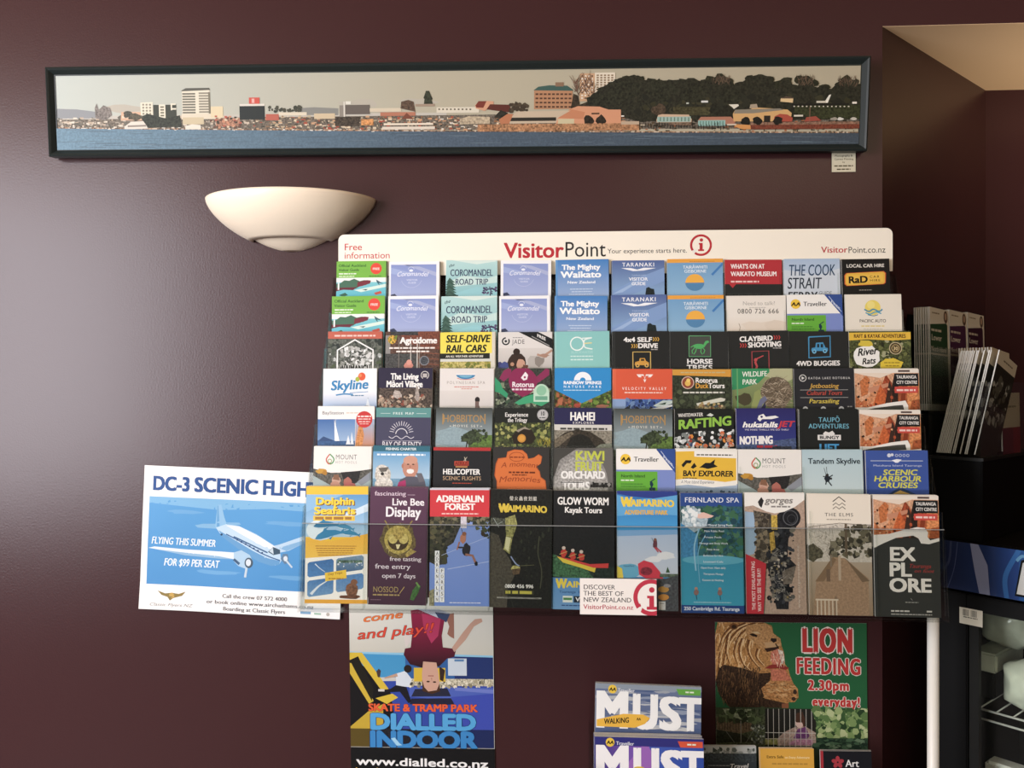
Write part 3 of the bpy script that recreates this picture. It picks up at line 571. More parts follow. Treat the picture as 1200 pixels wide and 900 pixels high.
def plenty():
    a = Art(bg='47465f', seed=35); a.rect(0, 0, 100, 17, '5d9793').text('FREE MAP', 31, 69, 12, 4.2, 'e4efe9', 2, track=.25).rect(8, 9.6, 26, 10.3, 'd3e4de').rect(74, 9.6, 92, 10.3, 'd3e4de').sun(47, 46, 14, 22, 13, 1.1, 'd6d3dc', 190, 350).ring(47, 48, 10.5, 1.3, 'e4e2e8', 185, 355)
    a.curve([(24, 52), (30, 55), (38, 51), (47, 56), (56, 51), (64, 55), (70, 52)], 1.2, 'd6d3dc').text('BAY OF PLENTY', 12, 84, 71, 10, 'e8e6ea', 1).rect(12, 59, 84, 59.6, 'b9b6c2').rect(0, 75, 100, 212, '403f58'); return a
def hobbit():
    a = Art(bg='48504c', seed=36); a.rect(0, 0, 100, 80, '464b48', c2='a9bcc0').blob(30, 50, 34, 16, '8fa6ac', .1).blob(88, 72, 32, 26, '5d7a34', .4, j=.08, n=16).blob(60, 52, 14, 12, '3a4630', .5, j=.35).scat(46, 38, 92, 60, 50, ['34402a', '4a5838', '28311f'], (1.5, 3.5)).line([(56, 58), (54, 72)], 2, '2c2a22')
    a.text('HOBBITON', 12, 89, 25, 13, 'b08a4e', 1).rect(11, 10, 13, 29, 'b08a4e').rect(86, 10, 88, 28, 'b08a4e').text('MOVIE SET', 30, 76, 33.5, 4.2, 'd9d6c8', 2, track=.35).mic(24, 27, 32.5, 1.2, 'd9d6c8').mic(79, 82, 32.5, 1.2, 'd9d6c8').rect(0, 72, 100, 212, '54653a', .5); return a
def trilogy():
    a = Art(bg='20231f', seed=37); a.rect(0, 26, 100, 80, '3d4428', .6).scat(0, 27, 100, 72, 150, ['55602f', '6f7c3a', '2c321e', '8a8f4c', '3c4426', 'a5a45c'], (1.5, 4.5)).poly([(30, 50), (44, 36), (66, 38), (74, 54), (66, 64), (34, 64)], '2b241a').poly([(38, 40), (54, 33), (64, 39), (52, 37), (42, 43)], '9a8f7c')
    a.circ(48, 54, 7.5, 'c98a2a').circ(48, 54, 5, 'd99c34').text('Experience', 18, 60, 15, 7.4, 'f1efe8', 2).text('the Trilogy', 23, 58, 24.5, 7, 'f1efe8', 2).circ(86, 12, 10, 'a6a6a4').circ(86, 12, 8.5, 'bdbdbb').text('10', 81.5, 90, 13, 7, '3a3a3a', 3).mic(80, 92, 18, 1.6, '444').hair(76, 58, 100, 70, 40, ['b9a52c', '8f8a2c'], (4, 9), (240, 300), .8).rect(0, 72, 100, 212, '3b4526', .6); return a
def hahei():
    a = Art(bg='2b2a52', seed=38); a.rect(0, 28, 100, 80, 'd3d1c8').mic(10, 92, 37, 3.4, '45453f').rect(0, 38, 100, 80, '8a8474', .4).poly([(0, 72), (0, 56), (18, 42), (40, 36), (62, 40), (84, 54), (96, 70), (96, 72)], '3c362c', .5).poly([(18, 72), (30, 50), (46, 44), (60, 50), (76, 72)], '24241f', .3).poly([(66, 72), (80, 62), (100, 60), (100, 72)], '7c8270', .3)
    a.poly([(0, 54), (30, 40), (34, 44), (8, 66), (0, 70)], '6e6452', .4).text('HAHEI', 27, 71, 20.5, 14, 'f4f2ec', 4).text('EXPLORER', 32, 69, 26.8, 4, 'e6e3dc', 2, track=.3).rect(0, 72, 100, 212, '5c6458', .5); return a
def rafting():
    a = Art(bg='1e211e', seed=39); a.scat(0, 34, 100, 72, 130, ['c9cdca', '9aa09c', 'e6e8e6', '4a4f4c', '2a2d2c', '7d8480'], (1.5, 4.5)); a.scat(20, 46, 100, 70, 30, ['c2522c', 'd98a34', 'a43a2a', 'b98c6c', '3a4a70'], (1.8, 3.4)); a.poly([(0, 0), (100, 0), (100, 30), (0, 42)], '1e211e')
    a.text('WHITEWATER', 6, 48, 13.5, 6, 'ece9e0', 2, up=.05).poly([(54, 10), (60, 6), (66, 9), (62, 12)], 'cfd6c8').text('RAFTING', 6, 96, 34, 15, '8fc23d', 5, up=.09)
    for x, y in ((38, 60), (52, 62), (80, 40), (92, 46), (94, 58), (72, 62)): a.circ(x, y, 3.6, 'd06a3a').circ(x, y+3, 2.4, 'c99a7c')
    a.rect(0, 72, 100, 212, '5c6460', .6); return a
def huka():
    a = Art(bg='2c2a5e', seed=40); a.rect(0, 0, 100, 80, '2d2a66', c2='33408a').poly([(36, 18), (38, 12), (46, 9), (50, 14), (66, 12), (72, 15), (60, 18), (44, 18), (40, 22)], 'f0efea').circ(43, 14, 2, '2d2a66')
    a.text('hukafalls', 10, 69, 32, 9, 'f4f2ec', 5, .25).text('JET', 71, 96, 31, 9.5, 'cc3340', 5, .25).text("WE MAKE THRILLS WE GO THRU", 14, 88, 37.5, 2.8, 'd9d6e4', 1).text('NOTHING', 5, 61, 61, 13, 'f0eeea', 5, up=.02)
    a.poly([(0, 62), (40, 58), (100, 50), (100, 72), (0, 72)], '4a5a80', .4).text('NOTHING', 5, 61, 61, 13, 'f0eeea', 5, up=.02).mic(34, 68, 67, 4, 'b8323c').rect(60, 64, 92, 72, '3a3f4c', .5).rect(0, 72, 100, 212, '3a4670', .4); return a
def taupo():
    a = Art(bg='212423', seed=41); a.rect(0, 0, 3, 212, '2b2e2d').text('TAUPŌ', 33, 69, 22, 8, '6db3c8', 2, track=.05).text('ADVENTURES', 16, 84, 33, 8, '6db3c8', 2, track=.05)
    a.poly([(40, 42), (44, 38), (50, 40), (56, 37), (60, 42), (58, 45), (42, 45)], 'e4e2dc').rect(31, 44, 70, 53, 'e4e2dc').text('BUNGY', 34, 67, 51, 5.2, '222', 5).text('LIFT', 33, 66, 73, 13, '3f9ad0', 5).rect(5, 78, 95, 200, '262928', .2); return a
def mount():
    a = Art(bg='edeae2', seed=42); a.curve([(28, 13), (22, 22), (25, 29), (31, 30)], 2, 'c9503a').curve([(28, 13), (35, 21), (33, 28), (28, 30)], 2, '4f9a5c').ring(28, 25, 3.2, 1.2, '8a9a48')
    a.text('MOUNT', 38, 75, 22, 8.2, '6d6f6c', 0, track=.08).text('HOT POOLS', 38, 75, 29, 4.2, '9b9d9a', 0, track=.25)
    a.poly([(0, 38), (30, 45), (60, 44), (100, 38), (100, 80), (0, 80)], '9fb0ae').poly([(0, 38), (30, 45), (60, 44), (100, 38), (100, 48), (60, 70), (30, 66), (0, 50)], '5c5a52', .5).poly([(48, 44), (82, 41), (78, 60), (60, 66), (52, 56)], '2d2b2b', .3).poly([(76, 60), (100, 42), (100, 56), (84, 66)], '8c929a').blob(14, 42, 9, 5, 'c9962c').blob(20, 45, 5, 4, 'b57f20')
    a.blob(40, 58, 7, 9, 'c9a08a', j=.15).blob(38, 66, 9, 8, 'c08f78', j=.15).blob(60, 60, 7, 8, 'b06a5c', j=.15).blob(62, 68, 11, 8, 'b4645c', j=.15).poly([(34, 56), (36, 48), (44, 48), (46, 58)], '8a6248').rect(0, 73, 100, 212, 'a3b6b6', .3); return a
def fishing():
    a = Art(bg='6fa6c8', seed=43); a.rect(0, 9, 100, 60, '5fa0cc', c2='b3cfe0').rect(0, 0, 100, 9, '2f6c7e').text('FISHING CHARTER', 22, 76, 6.6, 4.2, 'e9f2f0', 3).mic(7, 92, 16, 3, 'e9f2f6').rect(0, 56, 100, 72, '6f9ab4', .15)
    a.ell(66, 36, 14, 20, 'c48a72', n=18).ell(66, 24, 12.5, 8, 'cf9a82').ell(66, 43, 6.5, 4, 'f0e6de').poly([(60, 40), (72, 40), (69, 47), (63, 47)], 'f2ebe4').ell(62, 31, 2.2, 1, '3c2a24').ell(71, 31, 2.2, 1, '3c2a24').poly([(65, 31), (67.5, 37), (64, 37.5)], 'b3745e').ell(52.5, 34, 2, 4, 'b67a64')
    a.poly([(48, 58), (60, 52), (76, 52), (92, 60), (96, 80), (44, 80)], '5a5a66').poly([(46, 62), (58, 58), (60, 80), (40, 80)], 'b03068').poly([(76, 46), (86, 46), (92, 60), (82, 62)], '6c6a70').ell(18, 50, 14, 17, 'c9c2b4', .3).ell(16, 42, 11, 10, 'd5cfc3', .3).poly([(10, 38), (28, 36), (24, 44), (14, 45)], '6a655c').circ(17, 48, 3, '35322e').ell(20, 66, 16, 12, 'd8d3c8', .3).rect(0, 74, 100, 212, '4b6f88', .3); return a
def helicopter():
    a = Art(bg='232427', seed=44); a.rect(0, 0, 100, 5, 'b82a2a').text('X', 52, 58, 24, 8, 'c9c0a8', 1, .3).rect(37, 23, 62, 31, 'b8442c').text('AERIUS', 38, 61, 30, 6, '7a2418', 4).rect(39, 32, 60, 34, 'c98a4a').text('HELICOPTER', 17, 82, 46, 9, 'f0eee8', 4).text('SCENIC FLIGHTS', 17, 84, 56, 6.6, 'c2a07a', 1)
    a.mic(34, 68, 62, 1.5, 'b8442c').rect(5, 74, 95, 200, '2b2c30', .3); return a
def redmaze():
    a = Art(bg='363431', seed=45); P = [(8, 74), (8, 60), (4, 50), (6, 30), (10, 20), (24, 18), (26, 8), (38, 4), (52, 5), (60, 12), (62, 20), (72, 18), (80, 12), (86, 16), (84, 28), (76, 34), (82, 42), (84, 52), (92, 58), (94, 74)]
    a.poly([(x*1.03-1.5, y-1) for x, y in P], 'b85418').poly(P, 'd9702a').ring(42, 16, 13, 1, '9c4214', ry=8).mic(30, 56, 18, 2.5, '8e3c12').text('A moment', 14, 80, 36, 9, '9c4214', 1, .2, arc=3).mic(28, 76, 45, 3, '6d2c0c').mic(34, 60, 49, 2, '6d2c0c').text('Memories', 10, 84, 62, 10, '9c4214', 1, .2, arc=3).rect(0, 74, 100, 212, '2f2d2b', .3); return a
def orchard():
    a = Art(bg='6a6863', seed=46); a.ell(40, 60, 52, 58, '8f8d88', .3, n=30).ell(46, 70, 46, 56, 'a4a29c', .35, n=30).poly([(0, 0), (40, 0), (10, 20), (0, 50)], '474641').text('KIWI', 36, 87, 20, 15, 'c3cc3c', 4).text('FRUIT', 36, 84, 38, 15, 'c3cc3c', 4).text('ORCHARD', 12, 87, 51, 12, 'f0efea', 5).text('TOURS', 15, 60, 70, 13, 'f0efea', 5)
    a.rect(62, 58, 98, 66, '2f2e2b', .5).scat(62, 58, 98, 66, 12, ['1f1f1d', '8c8b86'], (1.5, 3)).rect(12, 57, 50, 58.4, '3b3a37').rect(0, 73, 100, 212, '5c5b56', .4); return a
def bayexp():
    a = Art(bg='f0ede2', seed=47); a.poly([(0, 4), (30, 3), (30, 12), (98, 14), (98, 50), (80, 53), (50, 50), (20, 48), (0, 50)], 'eabb1e').rect(30, 4, 96, 12, 'f4f1e8').mic(34, 92, 10, 2.2, '6c6a5c')
    a.poly([(9, 26), (16, 18), (26, 18), (24, 23), (18, 23), (12, 30)], '1f2020').poly([(24, 30), (30, 22), (34, 28), (28, 32)], '1f2020').poly([(38, 30), (48, 22), (56, 22), (64, 16), (62, 24), (68, 28), (52, 32), (44, 30)], '1f2020')
    a.text('BAY EXPLORER', 11, 93, 44, 9, '1f1f1d', 4, .08).mic(11, 34, 48, 1.4, '4a3f14').rect(0, 56, 100, 76, 'a8bcd0', c2='6f88a4').poly([(0, 52), (30, 50), (60, 56), (98, 52), (98, 58), (60, 62), (20, 58), (0, 60)], 'f0ede2').text('A Must Island Experience', 8, 62, 56, 5, '5a6878', 0, .3).scat(0, 68, 100, 75, 20, ['2f4052', '3d5064'], (1.5, 3.2)).rect(0, 75, 100, 212, '4b6078', .3); return a
def tandem():
    a = Art(bg='bcd4d8', seed=48); a.rect(0, 0, 100, 80, 'b2cdd4', c2='c8d9d8').text('Tandem Skydive', 10, 96, 23, 9, '26343c', 3)
    a.line([(40, 28), (41, 44)], .8, '26343c').line([(36, 30), (40, 46)], .8, '26343c').blob(41, 48, 5, 6, '242c34', j=.2).line([(34, 44), (42, 47), (50, 42)], 1.8, '242c34').line([(38, 58), (40, 50), (42, 52), (48, 60)], 2, '242c34').circ(41, 42, 2.4, '33302e').circ(47, 48, 2, '33302e').rect(0, 72, 100, 212, 'a9c4c8'); return a
def harbour():
    a = Art(bg='3b58a4', seed=49); a.circ(38, 8, 3.2, 'd5dbe6').circ(43, 7, 2.4, 'd5dbe6')
    for k in range(4): a.ring(50+k*6, 8, 2, 1, 'b8c4dc')
    a.rect(8, 16.4, 92, 17.4, 'c9d2e4').poly([(42, 16), (50, 14), (58, 15), (52, 20), (48, 20)], 'f0f2f6').text('Matakana Island Tauranga', 12, 90, 26, 3, 'c9d2e8', 1)
    a.text('SCENIC', 27, 82, 40, 8.6, 'd9d63c', 4, .15).text('HARBOUR', 12, 88, 50.5, 8.6, 'd9d63c', 4, .15).text('CRUISES', 18, 82, 61, 8.6, 'd9d63c', 4, .15).poly([(34, 72), (50, 62), (60, 62), (80, 72)], '2a4060').poly([(42, 71), (54, 65), (70, 71)], 'c9a04a').rect(0, 72, 100, 212, '46639a', .3); return a
# bottom tier, whole leaflets
def dolphin():
    a = Art(h=208, bg='e8c01f', seed=50); a.rect(0, 0, 100, 208, 'f0c21a').rect(0, 14, 100, 90, '5f9dcf', c2='a9cde4')
    a.poly([(0, 14), (60, 14), (30, 30), (0, 46)], '8cbce0').poly([(60, 50), (100, 30), (100, 44), (70, 56)], 'cfe2ee').circ(18, 78, 17, 'dcebf0')
    for x0, x1, y, s in ((15, 78, 32, 'Dolphin'), (13, 80, 49, 'Seafaris')):
        a.text(s, x0+1.5, x1+1.5, y+1.5, 12.5, '7a4a12', 5).text(s, x0, x1, y, 12.5, 'f6d21d', 5)
    a.text('THE WILDERNESS', 14, 78, 59.5, 6, 'e9ab2a', 4).rect(12, 52, 79, 61, 'eac22e').mic(15, 77, 59, 5, 'a8762a')
    a.poly([(0, 92), (40, 98), (100, 84), (100, 128), (0, 128)], 'eeb31c', c2='f0c23c')
    def dol(x, y, s, c, r=0):
        P = [(0, 4), (6, -2), (16, -6), (20, -11), (24, -6), (36, -3), (44, 2), (50, -2), (48, 5), (50, 10), (43, 6), (30, 6), (24, 12), (21, 7), (8, 8)]
        cr, sr = math.cos(R(r)), math.sin(R(r)); a.poly([(x+(p*cr-q*sr)*s, y+(p*sr+q*cr)*s) for p, q in P], c).poly([(x+(p*cr-q*sr)*s, y+(p*sr+q*cr)*s) for p, q in [(1, 5), (10, 7), (22, 7), (30, 6), (20, 9.5), (8, 9)]], 'c9dde4')
    dol(12, 68, .85, '2d7fa8', -4); dol(50, 68, .6, '3f8fb4', 12); dol(14, 90, 1.0, '2a86b4', -16); dol(58, 80, .62, '2f88b0', 8)
    for k in range(5): a.mic(16+k*1.2, 82-k*2, 107+k*4, 1.5, 'b07a1c')
    a.poly([(0, 128), (100, 120), (100, 208), (0, 208)], 'f1efe6')
    def rr(x0, y0, x1, y1, c, c2, t=0): a.poly([(x0+3, y0), (x1-3, y0-t), (x1, y0-t+3), (x1, y1-t-3), (x1-3, y1-t), (x0+3, y1), (x0, y1-3), (x0, y0+3)], c, .1, c2)
    rr(4, 135, 46, 162, '3a6ea8', '4a84bc', 6); rr(50, 128, 94, 154, '7a98b0', '3c6288', 6); rr(4, 168, 46, 197, '3f76ae', '6b98c0', 6); rr(50, 160, 94, 188, '4a80b8', '6a94bc', 6)
    a.curve([(16, 138), (24, 146), (32, 152)], 2, 'd4e2ec', t2=.6).curve([(10, 192), (22, 178), (36, 168)], 5, 'd5e0e6', t2=1).rect(52, 131, 92, 136, '55705c', .5).scat(52, 134, 92, 143, 14, ['dfe6ea', '9aa6ac'], (1, 2))
    a.poly([(32, 154), (66, 148), (67, 163), (33, 169)], 'f0c51c').text('Day Trips', 37, 60, 158.5, 4, '8a5c10', 2, up=.15).mic(38, 62, 165, 2, 'a8761a').blob(76, 184, 10, 14, '7a5238', .4, j=.1).circ(79, 170, 5.5, '85593c').blob(74, 196, 16, 4, '6b452e', .3).rect(0, 201, 100, 208, 'e9a81c'); return a
def bees():
    a = Art(h=206, bg='553349', seed=51); a.rect(0, 0, 100, 206, '5d3a52', c2='472b3c').text('fascinating', 8, 62, 14, 7.4, 'dcc8d4', 2).mic(65, 78, 13, 1, 'b9a0b0')
    a.text('Live Bee', 38, 94, 31, 12, 'eee9ea', 3).text('Display', 27, 88, 51, 17, 'eee9ea', 3)
    a.blob(50, 92, 30, 32, '6a5a34', .4, j=.1, n=18).ell(50, 92, 24, 25, 'b3a04a', .3).ell(50, 94, 18, 17, '4a3a24', .3).ell(41, 90, 8, 9, 'c9b764', .2).ell(59, 90, 8, 9, 'c9b764', .2).poly([(46, 100), (54, 100), (51, 108), (48, 108)], 'e0d59c').blob(50, 82, 10, 8, 'b09a4a', .4)
    a.curve([(34, 74), (30, 64), (26, 58)], 2, '8f7d3a').curve([(66, 74), (70, 64), (74, 58)], 2, '8f7d3a').hair(28, 66, 74, 120, 60, ['c9b860', '8c7a38', 'e0d28a'], (3, 7), (0, 360), .8, lambda x, y: 400 < (x-50)**2+(y-92)**2 < 800).poly([(62, 118), (72, 108), (82, 112), (66, 122)], 'a8954a', .3)
    a.text('free tasting', 36, 90, 129, 7, 'e6dce2', 2).text('free entry', 11, 72, 143, 8.4, 'e6dce2', 2).text('open 7 days', 23, 81, 159, 8, 'e6dce2', 2).text('NOSSOD', 8, 52, 184, 9.5, 'b09a5c', 0).curve([(54, 186), (58, 180), (62, 174)], 1, 'c9b060').mic(8, 54, 190, 2.4, 'b09a5c')
    a.poly([(72, 196), (76, 180), (84, 170), (90, 172), (86, 184), (78, 198)], '3f6a34', .3).line([(82, 166), (88, 174)], 3, '6f9a4c').mic(4, 22, 198, 1.2, '8a6c7c'); return a
def adrenalin():
    a = Art(h=206, bg='6d8cd0', seed=52); a.rect(0, 40, 100, 206, '7f9ad6', c2='6a8ace').poly([(0, 48), (60, 44), (52, 66), (40, 96), (28, 104), (30, 132), (12, 136), (0, 130)], '3c3a30', .6).scat(0, 50, 50, 100, 90, ['26281f', '4c4a36', '5f5c40', '35382a', '6a6244'], (2, 5), inside=lambda x, y: x+(y-50)*.5 < 50)
    a.scat(0, 100, 26, 134, 30, ['2c2e24', '45452f', '3b3d2b'], (2, 5)).scat(62, 50, 100, 90, 60, ['2e3324', '454a30', '5a5c3c', '3a2e1f'], (2, 4.5), inside=lambda x, y: y < 52+(x-58)*.9).rect(0, 48, 100, 58, '4a4632', .7).scat(0, 48, 100, 60, 50, ['2c2e22', '5c5a40', '7a745a'], (2, 4))
    a.rect(52, 50, 62, 70, 'c8c4cc', .2).rect(0, 0, 100, 6, 'c9cbd4').rect(0, 3, 100, 50, 'd23039').text('ADRENALIN', 11, 91, 24, 11, 'f6eee8', 5).text('FOREST', 25, 76, 38, 11, 'f6eee8', 5).mic(20, 82, 46, 2.2, 'f0c0b8')
    a.line([(20, 118), (100, 84)], .7, 'b9c8e8').line([(30, 142), (100, 128)], .7, 'c9d6ee').line([(53, 70), (58, 90)], .8, '333').blob(56, 88, 5, 9, 'b5785c', j=.15).circ(58, 80, 3.6, '8d5a3c').line([(50, 94), (46, 108)], 2.4, 'a86a50').blob(62, 108, 7, 11, '26262c', j=.15).line([(60, 116), (72, 118), (77, 130)], 4, '9a6a58').blob(78, 132, 2.5, 4, '1f2024').line([(60, 104), (48, 104)], 3, '2d2c34')
    for k, ch in enumerate('ADRENALIN'): a.rect(9, 110+k*10, 16.5, 119.4+k*10, 'eef0ee').text(ch, 10.8, 15, 117.6+k*10, 5.8, '2a2d34', 2)
    for k, ch in enumerate('FOREST'): a.rect(17.5, 140+k*10, 25, 149.4+k*10, 'eef0ee').text(ch, 19.3, 23.4, 147.6+k*10, 5.8, '2a2d34', 2)
    a.mic(34, 86, 201, 1.6, 'd4dcf0').poly([(0, 180), (8, 176), (8, 206), (0, 206)], '8c8a6a', .4); return a
def glowcave():
    a = Art(h=204, bg='1c1d19', seed=53); a.rect(0, 0, 100, 204, '1d1e1a', .4).poly([(0, 74), (14, 80), (22, 104), (34, 124), (40, 150), (30, 170), (28, 204), (0, 204)], '4a463a', .3).poly([(24, 50), (40, 44), (44, 60), (36, 86), (32, 112), (22, 104), (26, 80)], '8d8c4e', .5).poly([(26, 82), (34, 84), (30, 108), (24, 102)], 'cfcd9a').blob(12, 56, 12, 8, '44483c', .6)
    a.line([(5, 50), (14, 66)], .8, '9aa69c').line([(10, 62), (20, 56)], .8, '8a968c').scat(40, 60, 96, 160, 26, ['2d3024', '34382a', '262820'], (1.5, 5), asp=.5).curve([(80, 80), (78, 110), (84, 140), (82, 170)], 1.6, '4a4c38').curve([(34, 116), (42, 128), (48, 132)], 2, '8a9ac0').blob(42, 136, 8, 4, 'a8a45c', .4).poly([(36, 138), (50, 136), (48, 146), (38, 148)], '5c4a34', .4).line([(48, 132), (72, 130)], .8, '6a6a44')
    for k, ch in enumerate('螢火蟲夜划艇'): a.text(ch, 31+k*7.6, 37.5+k*7.6, 18.5, 5.6, 'd9d6c8', 1)
    a.text('WAIMARINO', 14, 92, 40, 11, 'd8bc2c', 5, arc=1.5).text('W', 14, 30, 40, 15, 'd8bc2c', 5)
    a.text('0800 456 996', 25, 71, 170, 6, 'e9e8e0', 3).rect(24, 174, 72, 181.5, '38392a'); a.mic(26, 70, 180, 5, 'b9b23c').line([(20, 150), (40, 204)], .6, '3a3a30').text('WWW.GLOWWORMKAYAKING.COM', 12, 84, 188.5, 2.8, 'c9c8bc', 1); return a
def glowkayak():
    a = Art(h=204, bg='1f2021', seed=54); a.rect(0, 0, 100, 204, '202122', .15).text('GLOW WORM', 6, 91, 24, 12.5, 'eeece6', 3).text('Kayak Tours', 18, 80, 38, 9.6, 'eeece6', 3)
    a.poly([(0, 112), (60, 132), (100, 130), (100, 152), (30, 148), (0, 142)], '26332c', .5).poly([(0, 110), (30, 120), (56, 136), (68, 152), (0, 148)], '3f6a48', .5).poly([(6, 114), (40, 122), (70, 132), (68, 140), (44, 132), (16, 124)], 'e0c62c').poly([(4, 113), (30, 118), (60, 126), (91, 124), (90, 132), (66, 132), (38, 124)], 'd13a36')
    for x, y in ((17, 108), (32, 112), (46, 114)): a.blob(x, y, 5, 7, 'c4392c', j=.15).circ(x, y-9, 3, 'd2c3b4').line([(x-7, y+2), (x+6, y-3)], 1.2, 'b9a05c')
    a.rect(0, 150, 100, 204, '4f8ac2', c2='6d9ecb').text('WAIMARINO', 5, 100, 166, 10, 'e8cf2e', 5).text('W', 5, 22, 168, 16, 'e8cf2e', 5).text('Tauranga  Bay of', 10, 60, 176, 4, '24467c', 2).rect(16, 181, 32, 192, 'dfe6d8').rect(17, 184, 31, 188, '4a8a4c').rect(34, 181, 46, 192, '23303c').text('V', 37, 44, 190, 7, 'eee', 3).mic(14, 56, 198, 1.8, '2a4c80'); return a
def waimarino():
    a = Art(h=200, bg='2f86c4', seed=55); a.rect(0, 0, 100, 78, '2c6cb4', c2='3aa2d8').poly([(0, 6), (30, 14), (70, 10), (100, 4), (100, 40), (60, 38), (0, 42)], '58a6d8').poly([(0, 0), (100, 0), (100, 6), (60, 12), (20, 8), (0, 4)], '2c3f8c')
    a.text('WAIMARINO', 7, 95, 26, 11, 'efce26', 5, arc=1).text('W', 7, 25, 26, 16, 'efce26', 5).text('ADVENTURE PARK', 13, 84, 39, 7, 'e0b034', 5).rect(0, 68, 100, 144, 'b4c8e2', c2='c9d2de').poly([(0, 66), (100, 64), (100, 72), (0, 76)], '7fb0de')
    a.blob(80, 108, 16, 6, 'e6e9ec', j=.2).blob(60, 114, 14, 5, 'e9ebee', j=.2).line([(57, 78), (63, 90), (72, 103)], 1, '5a6270').blob(63, 89, 4, 8, '6a3a44', j=.2).circ(63, 81, 2.5, '8a5a48').line([(62, 94), (68, 102)], 2.2, 'c03c48').line([(64, 94), (73, 102)], 2.2, 'c03c48')
    a.blob(18, 134, 22, 12, '66b2d2', j=.06, n=18).poly([(0, 126), (8, 130), (10, 146), (0, 146)], 'e6cf3c').text('AquaPark', 10, 28, 127, 3, '2c4a6c', 1, .2).poly([(34, 122), (44, 116), (58, 120), (70, 134), (78, 150), (72, 152), (60, 146), (50, 148), (36, 140)], 'd8384c').ell(48, 134, 10, 7, '8d3040', .3).poly([(80, 136), (83, 126), (87, 136)], '3c5a3c').rect(70, 138, 100, 144, '5c6a58', .5)
    a.rect(0, 146, 100, 200, '50545c', .35).poly([(66, 150), (100, 140), (100, 200), (66, 200)], '4c4f52', .3).ell(76, 164, 9, 5, 'b98a3a').ell(76, 177, 9, 5, 'c98a34').ell(82, 158, 6, 3, '8a8a8c').rect(68, 184, 79, 198, 'cfd0cc').mic(70, 77, 188, 1, '555'); return a
def fernland():
    a = Art(h=200, bg='26488a', seed=56); a.rect(0, 0, 100, 24, '284a8c').text('FERNLAND SPA', 7, 95, 15.5, 8.2, 'e6e9ee', 1, track=.05).rect(0, 22, 100, 188, '2c6d8c', c2='2a93b4').rect(0, 22, 100, 110, '2f5a60', .4)
    a.scat(30, 24, 100, 104, 150, ['28523e', '3a6a4c', '1f4450', '2f6a70', '4c7a5c', '245a74'], (2.5, 7)).blob(22, 44, 20, 18, '9fb4bc', .3).blob(38, 38, 13, 5, 'e0b8a8').scat(4, 24, 34, 60, 24, ['c8d4d4', '7f9ea0', 'e2e8e6'], (2, 5)).poly([(0, 50), (28, 70), (24, 200), (0, 200)], '3a86b4', .2).rect(0, 108, 100, 188, '2b8fae', c2='2f9cb8')
    a.ell(52, 112, 50, 8, '56acc4').curve([(30, 60), (22, 90), (24, 130)], 2.4, '8cc0d8').curve([(40, 70), (28, 100), (30, 150)], 1.5, '6aaac8')
    for i, (x0, x1, s) in enumerate(((24, 84, 'Nine Fine Mineral Spring Pools'), (38, 70, 'Main Public Pool'), (38, 66, 'Private Pools'), (30, 76, 'Massage and Body Work'), (42, 62, 'Picnic Areas'), (36, 68, 'Barbecue for Hire'), (36, 68, 'Licensed Cafe'), (32, 72, 'Open from 10am daily'), (36, 68, 'Therapeutic Massage'), (34, 68, 'Caravan by Nothing'))): a.text(s, x0, x1, 55+i*10.2, 3.2, 'dfeaf0', 1)
    for x in (24, 62): a.ell(x, 160, 2.6, 3, 'b98a74').blob(x, 166, 4, 5, '8a6a64', j=.1).line([(x, 170), (x+1, 178)], 1.5, '2a5a70')
    a.rect(0, 187, 100, 200, '234684').text('250 Cambridge Rd. Tauranga', 4, 93, 195.5, 5.6, 'dfe6f0', 3).mic(20, 80, 183, 1.5, '9fd0dc'); return a
def gorge():
    a = Art(h=198, bg='b9a08c', seed=57); a.rect(0, 0, 100, 198, 'b39a86', .15).poly([(0, 30), (20, 32), (26, 60), (14, 100), (0, 104)], '98b4cc').poly([(14, 28), (44, 34), (50, 70), (36, 110), (30, 198), (16, 198), (14, 120), (20, 80)], '5d564a', .6).scat(16, 34, 44, 120, 60, ['3b352c', '7d6f58', '4b4438', '8a7c64'], (2, 6))
    a.poly([(44, 44), (60, 30), (74, 24), (90, 34), (86, 54), (72, 74), (70, 104), (84, 118), (72, 150), (70, 190), (50, 190), (42, 150), (36, 120), (42, 80)], '26272b', .5).circ(76, 40, 17, '1d1e22', .3).ring(76, 40, 12, 1.5, '5a5c60').ring(78, 42, 7, 1, '45474b').scat(38, 60, 80, 180, 110, ['16171a', '3f4248', '5c5a54', '2c2e33', '7a7466'], (1.5, 5))
    a.rect(44, 36, 54, 60, 'c0a23c', .4).poly([(40, 66), (48, 62), (50, 90), (42, 96)], 'b8973a', .4).scat(42, 96, 74, 180, 20, ['8c7a4c', 'c9bca8', '9a9488'], (1, 2.5)).poly([(60, 128), (84, 118), (76, 148), (62, 150)], '6e655a', .3).hair(36, 90, 76, 180, 60, ['b9b4ac', '8a867e'], (5, 12), (0, 360), .6)
    a.poly([(0, 0), (100, 0), (100, 10), (84, 22), (66, 30), (50, 33), (36, 30), (14, 20), (0, 22)], 'eeebe2').poly([(22, 14), (28, 6), (32, 12), (28, 24), (24, 20)], '2d2b2c').text('gorges', 34, 80, 16, 10, '8a8680', 4, .2).mic(44, 76, 23, 2.6, '8a8680').poly([(0, 100), (34, 116), (28, 198), (0, 198)], 'c22a38')
    a.vtext('THE MOST EXHILARATING', 15, 192, 112, 5.6, 'f3e6e2', 3).vtext('WAY TO SEE THE BAY!', 24.5, 194, 124, 5.8, 'f3e6e2', 3).vtext('www.gorgeswater.co.nz', 89, 188, 86, 3.6, 'd9cdbd', 1); return a
